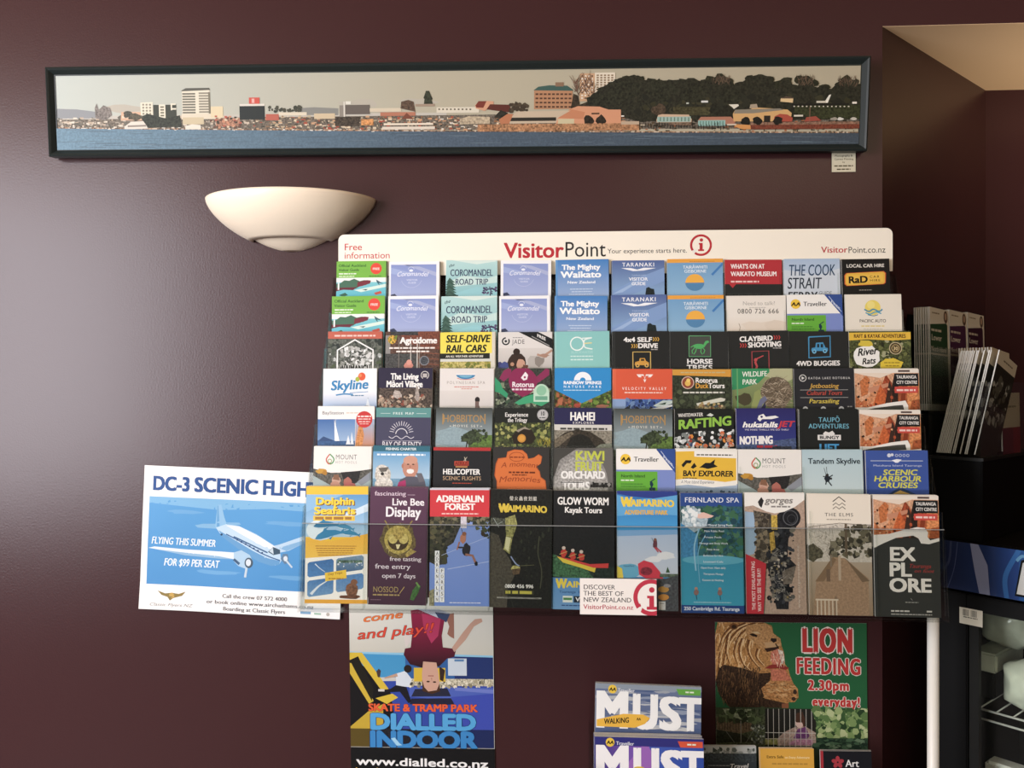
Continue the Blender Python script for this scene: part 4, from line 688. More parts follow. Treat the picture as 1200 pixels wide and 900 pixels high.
def elms():
    a = Art(h=196, bg='d8c9b2', seed=58); a.rect(0, 46, 100, 196, 'c9bda8', c2='9c8468').rect(0, 46, 100, 110, 'cfc8ba', .15).scat(34, 50, 100, 100, 130, ['4a4638', '5f5b48', '6f6a54', '3b392e', '857f68'], (2, 6), inside=lambda x, y: y > 84-(x-34)*1.1 and y < 112).rect(58, 46, 62, 100, '6a5c4a').hair(0, 50, 46, 100, 50, ['6a6252', '8a8272'], (6, 16), (20, 160), .7).blob(8, 96, 14, 14, '5c5846', .5)
    a.poly([(12, 140), (38, 102), (58, 104), (94, 136), (94, 196), (6, 196)], 'a88a6c', .15).poly([(10, 142), (38, 102), (44, 106), (24, 142)], '8a7054').poly([(58, 104), (66, 112), (96, 140), (84, 142)], '7d6850').rect(34, 98, 37, 118, '8a7a66').rect(47, 100, 51, 140, 'c4b096').rect(28, 122, 34, 142, '7a6450').rect(40, 166, 44, 196, '8a745c')
    for x in range(12, 46, 6): a.rect(x, 172, x+2, 196, 'd6c6ae')
    a.rect(10, 170, 46, 172.5, 'dccdb4').rect(0, 0, 100, 48, 'ece3d1').line([(40, 12), (50, 4), (60, 12)], 1.6, '4a473e').line([(40, 18), (45, 14), (50, 18), (55, 14), (60, 18)], 1.2, '4a473e').line([(40, 24), (45, 20), (50, 24), (55, 20), (60, 24)], 1.2, '4a473e').text('THE ELMS', 27, 72, 36, 5.4, '55524a', 1, track=.15).mic(30, 68, 42, 1.6, 'a39a88').line([(0, 54), (50, 47), (100, 50)], .8, '5a4c3c'); return a

ROWS = [  # tier: (distance from the wall, top-edge pixel y at x=390 and x=1050)
    (.060, 306.5, 303), (.092, 347.5, 345.5), (.124, 389.5, 388), (.155, 431.5, 432.5), (.186, 477, 480.5), (.214, 523, 528.5), (.252, 571, 581)]
YT = 'in the %s row of the rack'
ITEMS = [ # tier, left px, right px, art, label
 (0, 394.6, 452.5, auckland, 'lime green guide with red badge, upper of two copies'),
 (0, 456, 515, coro, 'lavender sky guide, top row, second from the left'),
 (0, 523, 583, roadtrip, 'pale teal road trip booklet, upper of two copies'),
 (0, 587.7, 646, coro, 'lavender sky guide, top row, fourth from the left'),
 (0, 651, 713, waikato, 'mid blue guide with chunky white title, upper copy'),
 (0, 717.5, 778.5, taranaki, 'slate blue visitor guide with mountain slope, upper copy'),
 (0, 782, 847, tairawhiti, 'sky blue guide with yellow half sun, upper copy'),
 (0, 849, 916, museum, 'red and black museum programme with white title, just under the header'),
 (0, 918.5, 984, cook, 'pale grey blue ferry guide with tall thin hand-drawn dark lettering'),
 (0, 986, 1042, carhire, 'black car hire leaflet with yellow plate logo'),
 (1, 389.4, 451, auckland, 'lime green guide with red badge, lower of two copies'),
 (1, 455, 514, coro, 'lavender sky guide, second row, second from the left'),
 (1, 517.5, 582.5, roadtrip, 'pale teal road trip booklet, lower of two copies'),
 (1, 585, 644.5, coro, 'lavender sky guide, second row, fourth from the left'),
 (1, 650, 711.7, waikato, 'mid blue guide with chunky white title, lower copy'),
 (1, 716.5, 781, taranaki, 'slate blue visitor guide with mountain slope, lower copy'),
 (1, 782.5, 848, tairawhiti, 'sky blue guide with yellow half sun, lower copy'),
 (1, 851.5, 920.6, needtalk, 'cream leaflet with grey question and a phone number in dark digits'),
 (1, 921.7, 986.7, traveller, 'white, green and violet traveller booklet in the second row'),
 (1, 990, 1056, pacific, 'cream leaflet with yellow sun over blue waves'),
 (2, 384.6, 447.7, waimangu, 'grey forest leaflet with orange strip and white house-shaped outline'),
 (2, 452, 515.4, agro, 'brown wooden barn leaflet with bold white title and pink pig'),
 (2, 516, 580.4, railcars, 'bright yellow rail car leaflet with black slanted capitals'),
 (2, 584, 647, jade, 'pale grey leaflet with woman in profile and black corner ribbon'),
 (2, 650, 714, gallery_oe, 'plain turquoise leaflet with thin white ring monogram'),
 (2, 717.5, 784, selfdrive, 'black leaflet with small yellow jeep in a yellow frame'),
 (2, 785, 853, horse, 'black leaflet with green horse in a green square'),
 (2, 853, 923.7, clay, 'black leaflet with red chevrons and red outlined shooter frame'),
 (2, 924, 993.5, buggies, 'black leaflet with blue vehicle in a blue square'),
 (2, 994.6, 1067, riverrats, 'olive river leaflet with yellow banner and white oval logo'),
 (3, 379, 441.7, skyline, 'white leaflet with blue brush lettering and red balloon dots'),
 (3, 443.7, 507, maori, 'dark navy and brown village leaflet with white title and laurel badge'),
 (3, 515.6, 578.7, spa, 'pale beige spa leaflet with blue bowl emblem and small bather'),
 (3, 580, 645, canopy, 'dark forest leaflet with magenta splash and green patches'),
 (3, 650, 716, rainbow, 'bright blue nature park leaflet with white arch over forest picture'),
 (3, 718, 787.7, velocity, 'orange leaflet with white winged v emblem'),
 (3, 788, 856.5, ducks, 'dark olive leaflet with amber strip and round duck badge'),
 (3, 857.5, 928.5, wildlife, 'green wildlife leaflet with spiky brown animal'),
 (3, 930, 1000, waterways, 'charcoal leaflet with yellow and red italic lines and white rules'),
 (3, 1001, 1076.5, citymap, 'orange statue city map, upper of two half-hidden copies'),
 (4, 373, 439, baystation, 'white booklet with sailing photos and red round sticker'),
 (4, 441, 505, plenty, 'slate purple free map with teal band and line-drawn rising sun'),
 (4, 511.5, 577, hobbit, 'dark misty hillside leaflet with gold title, left copy'),
 (4, 580, 645, trilogy, 'black and green leaflet with round yellow door in a hillside'),
 (4, 650, 717, hahei, 'navy topped leaflet with dark sea cave photo'),
 (4, 720, 788, hobbit, 'dark misty hillside leaflet with gold title, right copy'),
 (4, 790.5, 860, rafting, 'black leaflet with bright green slanted title over whitewater'),
 (4, 862.5, 932, huka, 'indigo jet boat leaflet with white and red slanted title'),
 (4, 936, 1005.5, taupo, 'near black leaflet with light blue capitals'),
 (4, 1007, 1078.5, citymap, 'orange statue city map, lower of two half-hidden copies'),
 (5, 368, 435.5, mount, 'white hot pools leaflet at the left end of its row'),
 (5, 437.5, 504, fishing, 'blue leaflet with laughing bald man and pale fluffy dog'),
 (5, 508, 575, helicopter, 'black helicopter leaflet with thin red top edge'),
 (5, 578, 644, redmaze, 'dark leaflet with large orange irregular splash shape'),
 (5, 649, 718, orchard, 'grey orchard leaflet with lime and white block capitals'),
 (5, 722, 791, traveller, 'white, green and violet traveller booklet in the sixth row'),
 (5, 792, 864, bayexp, 'yellow and white boat trip leaflet with black dolphin shapes'),
 (5, 864.7, 939, mount, 'white hot pools leaflet beside the yellow boat trip one'),
 (5, 939.5, 1010.5, tandem, 'pale aqua skydive leaflet with dark falling figure'),
 (5, 1014, 1087, harbour, 'blue harbour cruise leaflet with yellow italic capitals'),
 (6, 359, 431.5, dolphin, 'yellow and blue dolphin leaflet with four sea photos'),
 (6, 434, 501.6, bees, 'plum purple leaflet with golden bee face'),
 (6, 504, 573.5, adrenalin, 'red topped forest leaflet with climber hanging in blue sky'),
 (6, 575, 647, glowcave, 'very dark cave leaflet with yellow title and chinese characters'),
 (6, 649, 720, glowkayak, 'black kayak leaflet with red and yellow kayaks'),
 (6, 723, 793.5, waimarino, 'bright blue water park leaflet with red inflatable slide'),
 (6, 797, 869.5, fernland, 'deep blue spa leaflet with list of white lines over pool photo'),
 (6, 872.5, 942.5, gorge, 'beige canyon leaflet with red corner and upright white lettering'),
 (6, 946, 1020, elms, 'cream and sepia leaflet with historic house photo'),
 (6, 1023, 1099.5, lambda: citymap(True), 'charcoal city leaflet with three lines of huge white letters'),
]
LEAN = R(4)
CACHE = {}
def paper_box(name, wd, ht, th, m, parent=None):
    return box(name, (0, 0, -ht), (wd, th, 0), m, parent)
def leaflet(kind, art, P1, P2, ht, label, cat, lean=LEAN, th=.0022, m=None, spares=2, group=None, rnd=random.Random(7), fold=True, offs=None):
    """P1,P2: world top-left and top-right corners of the front face"""
    v = P2-P1; wd = v.length; rz = math.atan2(v.y, v.x); ry = -math.atan2(v.z, math.hypot(v.x, v.y))
    o = paper_box(kind, wd, ht, th, M['pages'])
    o.rotation_mode = 'XYZ'
    Mx = Matrix.Rotation(rz, 4, 'Z') @ Matrix.Rotation(ry, 4, 'Y') @ Matrix.Rotation(-lean, 4, 'X')
    o.matrix_world = Matrix.Translation(P1) @ Mx
    c = art.build('cover', o, wd, ht if art.h in (208, 206, 204, 200, 198, 196) else None, m, cut=ht)
    tag(o, label, cat)
    S = []
    for k in range(spares):
        d = o.copy(); COL.objects.link(d); e = c.copy(); COL.objects.link(e); e.parent = d
        dx, dz = (rnd.uniform(-.0016, .0016), rnd.uniform(-.0005, .0016)) if offs is None else offs[k]
        d.matrix_world = Matrix.Translation(P1) @ Mx @ Matrix.Translation((dx, (k+1)*.0034, dz)) @ Matrix.Rotation(rnd.uniform(-.006, .006), 4, 'Y')
        d['label'] = 'spare copy behind the %s' % label
        assert len(d['label'].split()) <= 16, label
        if spares > 1: d['group'] = 'spare copies behind the %s' % label
        d['category'] = cat; S.append(d)
    return o, S
# ------------------------------------------------------------------ the leaflet rack
def adopt(parent, *obs):
    for o in obs:
        o.parent = parent; o.location = Vector(o.location)-Vector(parent.location)
xs = [(at(359, 580, -.252).x), (at(1100, 580, -.252).x)]
XA, XB = xs[0]-.004, xs[1]+.004
PITCH = (XB-XA)/10
TZ = [(at(390, r[1], -r[0]).z+at(1050, r[2], -r[0]).z)/2 for r in ROWS]
rack = empty('leaflet_rack', ((XA+XB)/2, 0, TZ[6]-.215))
tag(rack, 'wall-mounted clear plastic leaflet rack with ten columns, seven tiers and a white header', 'rack')
# white header with rounded top corners
hd = .052
h1, h2, h3 = at(396.5, 275, -hd), at(1046, 267, -hd), at(396.5, 306, -hd)
hw = h2.x-h1.x; hh = h1.z-h3.z+.03; hr = .012
out = [(0, -hh), (hw, -hh)]+[(hw-hr+hr*math.cos(R(a)), -hr+hr*math.sin(R(a))) for a in range(0, 91, 15)]+[(hr-hr*math.sin(R(a)), -hr+hr*math.cos(R(a))) for a in range(0, 91, 15)]
hp = prism('header_panel', out, M['white'], .003)
hroll = math.atan2(h2.z-h1.z, hw); hp.location = h1; hp.rotation_euler = (0, -hroll, 0)
adopt(rack, hp)
def blank(w_, h_, c):
    a = Art(w_, h_, c); a.T = []; a.V = []; a.C = []; a.X = []; return a
blank(650, 32, 'fff').text('Free', 7, 29, 19, 8, 'c9283a', 1).text('information', 7, 63, 29, 7.6, 'c9283a', 0).build('lettering', hp, hw)
blank(650, 32, 'fff').text('Visitor', 200, 270, 30, 17.5, 'c0202e', 3).text('Point', 271, 320, 29.5, 17.5, '2c2a2a', 0).text('Your experience starts here.', 322, 415, 26, 5.4, '3a3634', 0).build('lettering', hp, hw)
A = blank(650, 32, 'fff'); A.ring(431, 17.5, 11.4, 2.6, 'c0202e', n=40).circ(431.5, 11.5, 2, 'c0202e').poly([(428.5, 15), (433, 15), (433, 22.5), (434.6, 22.5), (434.6, 24.4), (427.6, 24.4), (427.6, 22.5), (429.4, 22.5), (429.4, 16.8), (428.5, 16.8)], 'c0202e').poly([(420, 24), (427, 22), (423, 28)], 'f1ece1').build('emblem', hp, hw)
blank(650, 32, 'fff').text('Visitor', 569, 599, 28, 7, 'c0202e', 2).text('Point.co.nz', 599.5, 642, 28.5, 7, '3a3634', 0).build('lettering', hp, hw)
def leanpart(name, x0, x1, ztop, zbot, dfront, th, m, ztilt=None):
    """sheet whose front face sits at distance dfront from the wall at height ztilt and leans like the leaflets"""
    zt = ztop if ztilt is None else ztilt; t = math.tan(LEAN)
    yt = -(dfront+(zt-ztop)*t); yb = -(dfront+(zt-zbot)*t)
    V = [(x, y, z) for x in (x0, x1) for y, z in ((yt, ztop), (yt+th, ztop), (yb+th, zbot), (yb, zbot))]
    o = mesh_obj(name, V, [(0, 3, 2, 1), (4, 5, 6, 7), (0, 1, 5, 4), (1, 2, 6, 5), (2, 3, 7, 6), (3, 0, 4, 7)], m)
    adopt(rack, o); return o
for k, (d, yl, yr) in enumerate(ROWS):
    z0 = TZ[k]-.205; x0, x1 = XA, XB
    lip_top = TZ[k+1]+.0035 if k < 6 else (at(700, 620, -.29).z)
    lip = leanpart('front_lip', x0, x1, lip_top, z0, d+.007, .0022, M['acr2'] if k == 6 else M['acr'], TZ[k])
    leanpart('pocket_back', x0, x1, TZ[k]-.035, z0, d-.0135, .002, M['acr'], TZ[k])
    yb = -(d+.210*math.tan(LEAN))
    o = box('pocket_floor', (x0, yb-.009, z0-.004), (x1, yb+.018, z0-.001), M['acr2']); adopt(rack, o)
    if k == 6:
        e = leanpart('lip_edge', x0, x1, lip_top+.0008, lip_top-.0006, d+.0072, .0024, M['edge'], TZ[k])
    base_div = None
    for j in range(11):
        x = XA+j*PITCH
        if base_div is None:
            base_div = leanpart('divider', x-.0008, x+.0008, TZ[k]-.03, z0, d+.0046, .016, M['acr'], TZ[k])
        else:
            c = base_div.copy(); COL.objects.link(c); c.location.x += j*PITCH
for x, nm in ((XA-.004, 'end_panel'), (XB+.0015, 'end_panel')):
    P = [(-.018, TZ[0]-.03), (-.05, TZ[0]-.03)]+[(-(r[0]+.006+.07*math.tan(LEAN)), TZ[k]-.07) for k, r in enumerate(ROWS)]+[(-.285, TZ[6]-.209), (-.018, TZ[6]-.209)]
    P[-2] = (-(.252+.012+.209*math.tan(LEAN)), TZ[6]-.209)
    V = [(x, y, z) for y, z in P]+[(x+.0025, y, z) for y, z in P]; n = len(P)
    o = mesh_obj(nm, V, [tuple(range(n)), tuple(range(n, 2*n))[::-1]]+[(i, i+n, (i+1) % n+n, (i+1) % n) for i in range(n)], M['acr2']); adopt(rack, o)
o = box('back_panel', (XA, -.018, TZ[6]-.209), (XB, -.014, TZ[0]+.02), M['acr']); adopt(rack, o)
for x in (XA+.03, XB-.03, (XA+XB)/2):
    o = box('wall_bracket', (x-.012, -.0138, TZ[0]-.02), (x+.012, -.001, TZ[0]+.01), M['metal']); adopt(rack, o)
# round-i sticker on the bottom lip
sd = .252+.0092
def lipd(z): return .252+.0092+(TZ[6]-z)*math.tan(LEAN)
sp1 = at(679.5, 677, -.268); sp2 = at(769, 678, -.268); sb = at(680, 717, -.268)
sw = sp2.x-sp1.x
S = Art(89, 41.5, 'f3ece4', seed=91)
S.text('DISCOVER', 4, 41, 12.5, 5.2, '3a3636', 1).text('THE BEST OF', 4, 51, 19.7, 5.2, '3a3636', 1).text('NEW ZEALAND', 4, 60, 27, 5.2, '3a3636', 1).text('VisitorPoint.co.nz', 4, 62, 35.2, 5.2, 'b8384a', 2)
S.ring(83, 21, 18.5, 5, 'c42c44', n=40).circ(83.5, 12.3, 3.2, 'c42c44').poly([(78, 19), (86, 19), (86, 31.5), (89, 31.5), (89, 35), (77.5, 35), (77.5, 31.5), (80.5, 31.5), (80.5, 22), (78, 22)], 'c42c44').poly([(64, 33), (73, 31), (70, 39)], 'f3ece4').poly([(64, 30), (70, 28), (71, 31), (66, 34)], 'c42c44')
st = box('sticker', (0, 0, -sw*41.5/89), (sw, .0003, 0), M['paper']); S.build('sticker_print', st, sw)
st.location = (sp1.x, -lipd(sp1.z)-.0006, sp1.z); st.rotation_euler = (-LEAN, 0, 0)
adopt(rack, st); tag(st, 'white sticker with a red ringed letter i, reading DISCOVER THE BEST OF NEW ZEALAND')

# the leaflets
rr = random.Random(5)
for k, xl, xr, fn, label in ITEMS:
    d, yl, yr = ROWS[k]; a = fn()
    def yy(x): return yl+(yr-yl)*(x-390)/660
    j = rr.uniform(-.7, .7)
    P1 = at(xl, yy(xl)+j, -d); P2 = at(xr, yy(xr)+j, -d)
    P2.z = P1.z+rr.uniform(-.0008, .0008); P2.y = P1.y
    o, S = leaflet('leaflet', a, P1, P2, (.202 if k < 6 else .201), label, 'leaflet', spares=2, rnd=rr)
# ------------------------------------------------------------------ framed panorama
def seg(a, x0, y0, s, conv):
    return [conv(x0+x/s, y0+y/s) for x, y in a]
pc = lambda px, py: (px-62, py-(87-.0127*(px-62)))
def C1(a): return seg(a, 50, 75, 4.8, pc)
def C2(a): return seg(a, 290, 70, 4.8, pc)
def C3(a): return seg(a, 530, 70, 4.8, pc)
def C4(a): return seg(a, 770, 65, 4.706, pc)
A = Art(946, 88, 'b9bba9', seed=60); rnd = A.rnd
A.rect(0, 0, 473, 88, 'b9c0b6', 0, 'b3ab92', True).rect(473, 0, 946, 88, 'b3ab92', 0, 'b5aa8e', True)
A.rect(0, 48, 473, 60, 'bfb9ab').poly(C1([(55, 245), (180, 248), (300, 262), (300, 300), (55, 300)]), '8c8f90').poly(C2([(330, 262), (420, 256), (560, 262), (560, 300), (330, 300)]), '86867e')
for x, y, r_ in ((85, 40, 14), (120, 44, 10), (370, 38, 16), (440, 36, 14)): A.blob(x, y, r_*1.6, r_*.35, 'b4ad9c')
wl = lambda X: 62.6+X*.014-((X-473)/473)**2*1.0+1
# low band of town
A.poly([(0, 52), (946, 50), (946, 70), (0, 66)], '6e6456', .5)
for X0, X1, cols, n in ((0, 240, ['8c8478', 'a09684', '6c6a5e', 'b9a48c', '5c5c50', 'c9b9a2', 'd9cdb9'], 260), (240, 440, ['5a5042', 'c49a72', '8a6a4c', 'd8c4a4', '46443a', 'a84a34', 'b8a888'], 330), (430, 700, ['8a6040', 'c9946a', 'e0ccaa', '4a4034', 'a04c34', '3c3c30', 'd9d2c2'], 360), (690, 946, ['3a3326', '2c2a20', '5a4a34', 'a8643c', '6c5c44'], 200)):
    zb_ = A.z; A.dz = .3
    for _ in range(n):
        A.z = zb_+(_ % 30)*.3+(_//30)*.05
        X = rnd.uniform(X0, X1); y = wl(X)-rnd.uniform(0, 16 if X > 100 else 12); A.rect(X, y-rnd.uniform(.8, 2.4), X+rnd.uniform(1, 5), y, rnd.choice(cols))
A.dz = .1; A.z += 10
for X in range(0, 946, 2):
    A.rect(X, wl(X)-1.6, X+2.2, wl(X)+.3, rnd.choice(['9a7a5c', 'b58a66', '7a6048', 'c9b49a', '5e5040']))
A.dz = .3
# left part
A.poly(C1([(290, 300), (288, 240), (300, 215), (312, 250), (340, 225), (380, 240), (390, 280), (350, 310)]), '7c746c', .4).blob(90, 50, 12, 5, '6a665a', .4).poly(C1([(445, 262), (560, 262), (566, 310), (440, 310)]), 'd0a888').rect(*C1([(448, 285)])[0], *C1([(560, 296)])[0], 'e0c4a8')
A.poly(C1([(460, 345), (500, 318), (590, 312), (596, 355), (460, 362)]), 'd9cfc0').poly(C1([(480, 338), (590, 334), (590, 344), (480, 348)]), '8d8478')
A.poly(C1([(560, 210), (632, 206), (632, 285), (560, 280)]), 'e0d8c0')
for i in range(3):
    for j in range(4): A.rect(*C1([(570+i*20, 216+j*17)])[0], *C1([(582+i*20, 226+j*17)])[0], '8d8774')
A.rect(*C1([(635, 222)])[0], *C1([(770, 300)])[0], '3c4036').rect(*C1([(668, 220)])[0], *C1([(706, 298)])[0], 'ddd6be')
for j in range(4): A.rect(*C1([(676, 230+j*16)])[0], *C1([(698, 238+j*16)])[0], '6a6652')
A.rect(*C1([(738, 214)])[0], *C1([(768, 222)])[0], 'ddd6be').rect(*C1([(738, 214)])[0], *C1([(746, 252)])[0], 'ddd6be').rect(*C1([(738, 240)])[0], *C1([(770, 248)])[0], 'ddd6be')
A.poly(C1([(556, 290), (600, 272), (700, 296), (790, 280), (800, 345), (600, 350)]), '34382e', .5).blob(89, 47, 6, 4, '4e4c40', .4).blob(98, 50, 9, 4, '56503f', .4)
A.poly(C1([(806, 140), (968, 132), (970, 280), (806, 285)]), 'dcd4bc').poly(C1([(802, 142), (830, 128), (966, 126), (972, 138), (806, 146)]), '5a5a50')
for j in range(8):
    A.rect(*C1([(808, 156+j*15)])[0], *C1([(884, 164+j*15)])[0], '6c6a5c').rect(*C1([(904, 152+j*15)])[0], *C1([(960, 160+j*15)])[0], '8a8472')
A.rect(*C1([(960, 150)])[0], *C1([(970, 280)])[0], '7a7460').rect(*C1([(800, 272)])[0], *C1([(1000, 300)])[0], 'd8ccb2').rect(*C1([(806, 292)])[0], *C1([(930, 330)])[0], 'c8b894').rect(*C1([(972, 230)])[0], *C1([(1044, 292)])[0], 'd9c8a0').poly(C1([(820, 340), (860, 330), (910, 334), (912, 358), (820, 360)]), 'e0d6c4').rect(*C1([(1000, 296)])[0], *C1([(1140, 340)])[0], 'a87a60', .5)
for _ in range(40): q = C1([(rnd.uniform(960, 1150), rnd.uniform(290, 355))])[0]; A.rect(q[0], q[1]-2, q[0]+3, q[1], rnd.choice(['c98a68', '6a4a3c', '3f3c32', 'd8c0a0', 'b45a48']))
A.rect(*C2([(-12, 250)])[0], *C2([(134, 325)])[0], '2a302e').rect(*C2([(-10, 240)])[0], *C2([(134, 250)])[0], 'd8d2c4').rect(*C2([(44, 204)])[0], *C2([(106, 238)])[0], 'cc5040').rect(*C2([(60, 210)])[0], *C2([(76, 234)])[0], 'e0aaa0')
A.scat(*C2([(160, 258)])[0], *C2([(340, 282)])[0], 30, ['4a4a3c', '3c4034'], (1, 2.6)).rect(*C2([(140, 296)])[0], *C2([(216, 330)])[0], 'b8604c').rect(*C2([(216, 286)])[0], *C2([(378, 302)])[0], 'd8ccb2').rect(*C2([(420, 292)])[0], *C2([(540, 320)])[0], 'ccb894')
A.rect(*C2([(600, 244)])[0], *C2([(740, 294)])[0], '655c54').rect(*C2([(566, 246)])[0], *C2([(600, 318)])[0], '8c8478').rect(*C2([(590, 226)])[0], *C2([(598, 322)])[0], 'd8d2c4').rect(*C2([(602, 224)])[0], *C2([(632, 240)])[0], 'e0dccc').rect(*C2([(740, 262)])[0], *C2([(920, 280)])[0], 'd0c2a6').rect(*C2([(800, 284)])[0], *C2([(1000, 302)])[0], 'b47458')
A.poly(C2([(915, 262), (920, 225), (960, 215), (990, 225), (1000, 280)]), '5a4636', .4).poly(C2([(1048, 238), (1052, 210), (1046, 205), (1060, 165), (1078, 165), (1098, 210), (1092, 215), (1100, 240)]), '363a2a', .4).rect(*C2([(1000, 238)])[0], *C2([(1110, 250)])[0], 'a08a74').poly(C2([(920, 320), (950, 286), (990, 320)]), '7a4430').rect(*C2([(1120, 256)])[0], *C2([(1360, 284)])[0], 'd8cfb8')
for i in range(9): A.rect(*C2([(1130+i*22, 262)])[0], *C2([(1140+i*22, 270)])[0], '5c5444')
A.rect(*C2([(690, 322)])[0], *C2([(760, 356)])[0], 'c98a4c', .4).rect(*C2([(540, 310)])[0], *C2([(680, 360)])[0], '463c30', .5).rect(*C2([(820, 345)])[0], *C2([(1100, 352)])[0], 'e2d4bc').rect(*C2([(810, 364)])[0], *C2([(1110, 376)])[0], 'd8ccb8')
# middle
A.poly(C3([(185, 245), (205, 222), (250, 220), (290, 222), (290, 240), (240, 275), (190, 262)]), 'd09874').poly(C3([(188, 245), (205, 221), (250, 221), (232, 258), (192, 256)]), '7a3426').poly(C3([(250, 266), (270, 238), (376, 240), (392, 270), (390, 284)]), '5c2a20').scat(*C3([(380, 235)])[0], *C3([(480, 275)])[0], 30, ['3f3426', '4e4230'], (1.5, 3.5)).poly(C3([(290, 310), (330, 270), (370, 285), (370, 320)]), '2c2a20', .4)
A.rect(*C3([(516, 160)])[0], *C3([(730, 262)])[0], 'b5835c').poly(C3([(512, 162), (540, 142), (600, 134), (700, 136), (732, 158), (732, 164)]), '3c5c54').rect(*C3([(634, 118)])[0], *C3([(680, 140)])[0], '8a6c52')
for j in range(4):
    for i in range(9): A.rect(*C3([(524+i*23, 178+j*23)])[0], *C3([(540+i*23, 187+j*23)])[0], '553828')
A.rect(*C3([(770, 70)])[0], *C3([(852, 220)])[0], 'c9a078').rect(*C3([(852, 66)])[0], *C3([(964, 180)])[0], 'e0d4bc')
for j in range(9):
    for i in range(4): A.rect(*C3([(778+i*18, 80+j*15)])[0], *C3([(788+i*18, 88+j*15)])[0], 'e8dcc8' if (i+j) % 3 else '6a5040')
    for i in range(5): A.rect(*C3([(862+i*20, 76+j*13)])[0], *C3([(874+i*20, 84+j*13)])[0], '8a7256' if j < 8 else 'e0d4bc')
A.hair(*C3([(740, 110)])[0], *C3([(850, 190)])[0], 60, ['6a5040', '7c5c48'], (6, 14), (230, 310), .8).poly(C3([(720, 260), (735, 180), (760, 190), (770, 240), (820, 220), (840, 260)]), '3a3022', .5)
dk = C3([(828, 262), (832, 215), (850, 180), (890, 145), (940, 120), (985, 95), (1020, 88), (1060, 90), (1100, 88), (1120, 108), (1160, 100), (1200, 112)])+C4([(30, 128), (60, 130), (120, 128), (170, 124), (230, 124), (290, 134), (330, 116), (380, 104), (430, 116), (460, 160), (480, 175), (490, 140), (540, 108), (590, 96), (640, 110), (665, 140), (680, 180), (700, 130), (730, 118), (760, 150), (790, 160), (800, 110), (840, 104), (870, 130), (880, 170), (930, 150), (960, 178), (1000, 140), (1040, 112), (1090, 130), (1110, 160), (1120, 150), (1124, 330), (0, 345), (-40, 350)])
A.dz = .3
for i in range(0, len(dk)-3): A.blob(dk[i][0], dk[i][1]+3, rnd.uniform(4, 8), rnd.uniform(3, 5), rnd.choice(['2a2a1e', '30301f', '262719']), .4, j=.35, n=9)
A.poly(dk, '2a2a1e', .45).scat(690, 20, 946, 50, 120, ['34331f', '22231a', '3c3a26', '2b2c20'], (2, 5), inside=lambda x, y: y > 32)
for X, y, r_ in ((715, 20, 15), (752, 22, 18), (790, 27, 14), (830, 30, 13), (678, 34, 12), (700, 28, 14)): A.blob(X-62 if X > 900 else X-30, y+4, r_, r_*.7, '2a2b1e', .5)
for x, y, r_ in ((385, 125, 9), (835, 130, 9), (1050, 135, 10)):
    q = C4([(x, y)])[0]; A.hair(q[0]-r_, q[1]-2, q[0]+r_, q[1]+6, 50, ['5c4a38', '6c5844', '4a3c2e'], (3, 7), (230, 310), .7)
A.poly(C3([(640, 315), (720, 262), (760, 248), (880, 250), (930, 266), (998, 266), (1000, 340), (800, 352), (640, 350)]), 'd4946c').poly(C3([(640, 312), (720, 264), (800, 280), (790, 318)]), 'c48058').poly(C3([(380, 314), (420, 278), (720, 272), (650, 312), (640, 340), (380, 345)]), 'c4b094').rect(*C3([(382, 312)])[0], *C3([(640, 328)])[0], '2e2a22').poly(C3([(320, 322), (370, 290), (400, 292), (378, 345), (330, 348)]), 'b8744c')
A.rect(*C3([(650, 318)])[0], *C3([(740, 348)])[0], 'c9bc94').rect(*C3([(836, 284)])[0], *C3([(880, 292)])[0], '4a3628')
for x in (820, 890): A.blob(*C3([(x, 330)])[0], 5.5, 6.5, '2c241a', .4)
A.rect(*C3([(200, 350)])[0], *C3([(1100, 378)])[0], 'a87850', .5).rect(*C3([(1000, 330)])[0], *C3([(1100, 346)])[0], 'bca488').rect(*C3([(1000, 298)])[0], *C3([(1016, 304)])[0], 'f0ece0').poly(C3([(100, 320), (150, 305), (270, 308), (270, 345), (100, 350)]), 'b8a688', .3)
# right
A.rect(*C4([(130, 270)])[0], *C4([(330, 312)])[0], '454128', .4).blob(*C4([(395, 290)])[0], 13, 9, '23241a', .4).blob(*C4([(55, 285)])[0], 8, 6, '4f4030', .4)
A.poly(C4([(42, 340), (50, 314), (70, 308), (215, 310), (232, 335), (230, 350), (44, 352)]), 'cfae8e').rect(*C4([(46, 322)])[0], *C4([(226, 348)])[0], '9cb8ac').poly(C4([(262, 345), (280, 322), (440, 320), (465, 345), (460, 362), (412, 362)]), 'b0765c').rect(*C4([(266, 340)])[0], *C4([(412, 368)])[0], '8fb8ae')
for i in range(9): A.rect(*C4([(60+i*19, 324)])[0], *C4([(66+i*19, 346)])[0], '66806f'); A.rect(*C4([(276+i*15, 344)])[0], *C4([(281+i*15, 366)])[0], '5c7a6c')
for i in range(30): q = C4([(-20+i*15, rnd.uniform(350, 370))])[0]; A.rect(q[0], q[1], q[0]+.8, q[1]+5, '221f18')
A.poly(C4([(426, 256), (476, 254), (482, 262), (455, 280), (446, 270)]), 'e0d8c4').poly(C4([(450, 306), (462, 284), (545, 280), (560, 270), (740, 282), (762, 300), (760, 318), (700, 312), (660, 345), (455, 345)]), 'd6a868').poly(C4([(455, 304), (462, 283), (700, 276), (720, 284), (560, 302)]), '8a8270').poly(C4([(538, 276), (542, 256), (576, 252), (582, 274)]), 'ac9a80').rect(*C4([(616, 314)])[0], *C4([(650, 348)])[0], '2b241c')
